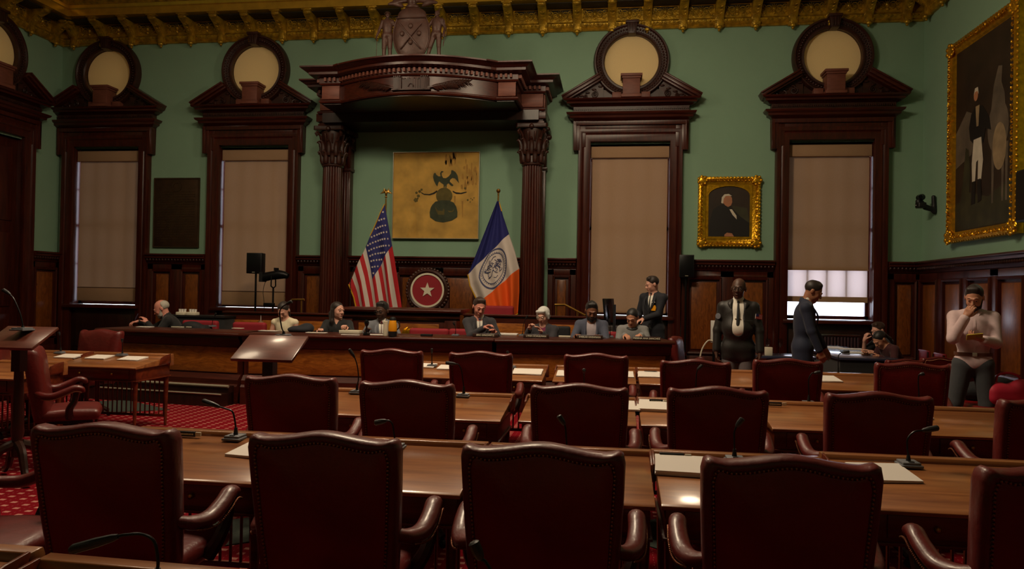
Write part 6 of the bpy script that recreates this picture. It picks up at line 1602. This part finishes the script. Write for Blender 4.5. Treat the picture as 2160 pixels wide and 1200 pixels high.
# standing people
def badge_extra(t,J,P):
    c=J['chest']; F_=J['fwd']; S=J['S']
    e=(J['sB']+J['eB'])/2; d=nv(J['eB']-J['sB']); 
    x=np.array([1.,0,0])
    MB().box(-.03,.03,-.006,.006,-.007,.007,T(*(c+F_*.142+np.array([.075,0,.02])))).build('name_badge','white',t)
    MB().prism([(-.035,-.04),(.035,-.04),(.045,.01),(.03,.045),(-.03,.045),(-.045,.01)],0,.006,T(*(c+F_*.139+np.array([.078,.0,-.07])))@WALLM).build('crest_badge','yellow',t)
person('young man in a dark blazer with badge and yellow crest, standing in profile',dict(hip=.90,H=1.74,lean=.0,yaw=-.75,pitch=.30,neck=(0,-.045,.14),wA=(-.20,-.26,1.06),wB=(.0,-.30,1.04),eA=(-.4,.5,-1),eB=(.5,.6,-1),hs=1.02,curlA=.8,curlB=.6),11.75,1376,'skin_pale','short','hair_dark',
  [('shirt','shirtwhite',{'collar':1}),('tie','tieblack',{}),('jacket','navy',{'v':.26,'hem':.16}),TR_,SH],rz=-.55,headpy=600,zfl=PLZ,extra=badge_extra)
def guard_extra(t,J,P):
    S=J['S']; F_=J['fwd']; c=J['chest']
    # flag patch on the upper sleeve of his left arm
    a=J['sB']*.62+J['eB']*.38+np.array([.035,-.068,0]); Q=T(*a)@RZ(.55)@RY(.12)
    pt_=MB().box(-.045,.045,-.004,.004,-.03,.03,Q).build('flag_patch','flagwhite',t)
    mb=MB()
    for i in range(4): mb.box(-.045,.045,-.0055,-.004,-.03+.0172*i,-.03+.0172*i+.0086,Q)
    mb.build('patch_stripes','flagred',pt_); MB().box(-.045,-.005,-.0065,-.004,-.002,.03,Q).build('patch_canton','flagblue',pt_)
    a=J['sA']*.6+J['eA']*.4+np.array([-.03,-.07,0]); MB().lathe([(0,0),(.036,0),(.036,.006),(0,.008)],24,M=T(*a)@RZ(-.45)@RX(PI/2)).build('round_patch','greysuit',t)
    MB().box(-.035,.035,-.004,.004,-.005,.005,T(*(c+F_*(.150)-[.0,0,.05]))).build('tie_clip','brass',t)
    b=J['mid']; 
    for x in (.12,): MB().box(-.06,.06,-.012,.008,-.035,.035,T(*(c+F_*.135+np.array([x,.01,-.10])))@RZ(.35)).build('pocket_flap','leatherjacket',t,bevel=.005)
    for x in (-1,1): MB().tube(smooth_path([V3(J['nb']+[x*.075,-.02,.03]),V3(J['nb']+[x*.10,-.085,-.02]),V3(J['nb']+[x*.085,-.115,-.08])],5),interp([.016,.03,.008],5),8,flat=.4).build('jacket_collar','leatherjacket',t)
person('bald security guard in a black leather jacket, white shirt and black tie',dict(hip=.98,H=1.86,lean=-.02,yaw=-.12,pitch=.06,roll=.05,wA=(-.27,-.08,.83),wB=(.28,-.10,.83),eA=(-.8,.5,0),eB=(.8,.5,0),w=1.12,shw=.172,belly=.035,glasses='black',hs=1.03,curlA=.7,curlB=.7,dA=(.1,-.1,-1),dB=(-.1,-.1,-1),nA=(-1,0,0),nB=(1,0,0),beard=None),9.6,1558,'skin_dark','none','hair_black',
  [('shirt','shirtwhite',{'collar':1,'d':.012}),('tie','tieblack',{}),('jacket','leatherjacket',{'v':.2,'vw':.07,'vb':.072,'hem':.08,'lapel':0,'full':1}),('trousers','trousergrey',{}),SH],rz=-.18,headpy=609,zfl=0,extra=guard_extra)
person('man in a blue suit in profile with head bowed, before the bright window',dict(hip=.95,H=1.84,lean=.03,bend=.10,yaw=.05,pitch=.52,neck=(0,-.075,.135),wA=(-.20,-.22,.84),wB=(.18,-.30,.86),eA=(-.5,.7,-.4),eB=(.5,.7,-.4),hs=1.03,curlA=.6,curlB=.5,dA=(.1,-.4,-1),dB=(-.1,-.4,-1),nA=(-1,0,0),nB=(1,0,0)),9.9,1715,'skin_mid','short','hair_dark',
  [('shirt','shirtwhite',{'collar':1}),('jacket','navyblue',{'v':.26,'hem':.20}),('trousers','navyblue',{}),SH],rz=1.35,headpy=615,zfl=0)
def phone_extra(t,J,P):
    F_=J['fwd']; U=J['up']; nb=J['nb']; ch=J['chest']
    MB().tube(smooth_path([V3(nb+F_*.075-U*.01),V3(ch+F_*.128+U*.03),V3(J['mid']+F_*.122),V3(J['hip']+F_*.118+U*.1)],5),.012,6,flat=.4).build('button_placket','shirtpink',t)
    for x in (-1,1): MB().tube([V3(nb+[x*.055,-.045,.035]),V3(nb+[x*.05,-.085,-.005]),V3(nb+[x*.035,-.10,-.045])],[.014,.022,.004],8,flat=.4).build('collar_point','shirtpink',t)
    w=J['wB']; MB().box(-.075,.075,-.006,.006,-.037,.037,T(*(w+np.array([-.085,-.05,.035])))@RX(.7)@RZ(.2)).build('phone','phone',t,bevel=.004)
person('bearded man in a pale pink shirt, hand at his chin, reading a phone',dict(hip=.95,H=1.82,lean=-.03,yaw=-.25,pitch=.42,neck=(0,-.05,.14),wA=(-.10,-.235,1.445),wB=(.05,-.34,1.215),eA=(-.42,.1,-1),eB=(.45,.2,-1),hs=1.06,curlA=.9,curlB=.8,dA=(.35,-.1,.8),dB=(-1,-.25,.25),nA=(-.3,-1,.2),nB=(.1,-.3,-1),beard='hair_dark',w=1.05,stA=(-.12,0),stB=(.05,.02)),8.6,2055,'skin_tan','short','hair_dark',
  [('shirt','shirtpink',{'collar':1,'d':.016}),('trousers','trouserdark',{}),('belt','belt',{}),SH],rz=-.3,headpy=628,zfl=0,extra=phone_extra)
# two readers at the papers table
person('reader with glasses leaning on a raised hand, far side of the papers table',dict(seated=True,hip=.54,H=1.68,lean=.35,bend=.45,yaw=.1,pitch=.3,neck=(0,-.06,.13),wA=(-.12,-.42,.98),wB=(.16,-.46,.80),eA=(-.5,0,-1),curlA=1.1,dA=(.3,.1,1),nA=(0,-1,0),glasses='black',hs=1.1),12.75,1853,'skin_pale','short','hair_brown',
  [('top','blackcloth',{'sleeve':.7,'d':.014}),TR_,SH],rz=-1.35,headpy=697,zfl=0)
person('reader in maroon with dark hair, head bent low over the papers table',dict(seated=True,hip=.54,H=1.66,lean=.55,bend=.7,yaw=.05,pitch=.75,neck=(0,-.10,.10),wA=(-.14,-.50,.79),wB=(.14,-.50,.79),hs=1.1),12.1,1856,'skin_tan','ponytail','hair_black',
  [('top','maroon',{'sleeve':1,'d':.014}),TR_,SH],rz=-1.25,headpy=716,zfl=0)
for x,y,lab in ((4.75,12.75,'wooden seat under the reader with the raised hand'),(4.7,12.05,'wooden seat under the reader in maroon')):
    t=thing('side_chair',lab,'chair',(x,y,0),-PI/2,'seats at the papers table'); MB().box(-.21,.21,-.2,.2,.40,.45).build('seat','leather',t,bevel=.02)
    MB().box(-.2,.2,.18,.22,.5,.82).build('backrest','leather',t,bevel=.015)
    for a in (-.18,.18):
        for b in (-.17,.19): MB().box(a-.018,a+.018,b-.018,b+.018,0,.40 if b<0 else .8).build('leg','darkwood',t)
# carved supporters of the coat of arms
def statue(x,P,flip,name,extra):
    J=skeleton(P); s=make_body(J,P)+torso(J,.02)+arms(J,.012,.9)+legs(J,.014,.9); H4=J['H4']
    s=s+extra(J,H4); 
    o=s.build('statue_figure','statue',ca,res=.013,M=T(x,-.02,0)@RZ(flip)@Matrix.Scale(.53,4)); return o
def hat(J,H4): return SDF().ell((0,.01,.085),(.09,.1,.05),k=.02).ell((0,.0,.065),(.125,.13,.016),k=.01).xf(H4)+SDF().cap(J['wA']+np.array([0,0,-.03]),J['wA']+np.array([-.01,0,-.80]),.012,.012,k=.005).ell(J['wA']+np.array([-.01,0,-.82]),(.03,.03,.04),k=.01)
def feathers(J,H4):
    s=SDF().cap((0,-.08,.06),(0,.09,.06),.02,k=.02)
    for k in range(3): s.cap((.0,.06,.08),(-.03+.03*k,.12,.22),.02,.012,k=.01)
    q=J['wB']; return s.xf(H4)+SDF().cap(q+np.array([.02,0,.45]),q+np.array([-.02,0,-.45]),.012,.012,k=.01).cap(q+np.array([.02,0,.45]),q+np.array([.10,0,0]),.012,k=.01).cap(q+np.array([.10,0,0]),q+np.array([-.02,0,-.45]),.012,k=.01)
statue(-.46,dict(hip=.93,H=1.78,yaw=.2,wA=(-.36,-.1,.86),wB=(.50,.0,1.38),eB=(.2,0,-1)),.1,'',hat)
statue(.47,dict(hip=.93,H=1.78,yaw=-.4,side=.05,wA=(-.50,0,1.36),wB=(.30,-.1,.92),eA=(-.2,0,-1),stA=(-.22,0)),-.1,'',feathers)
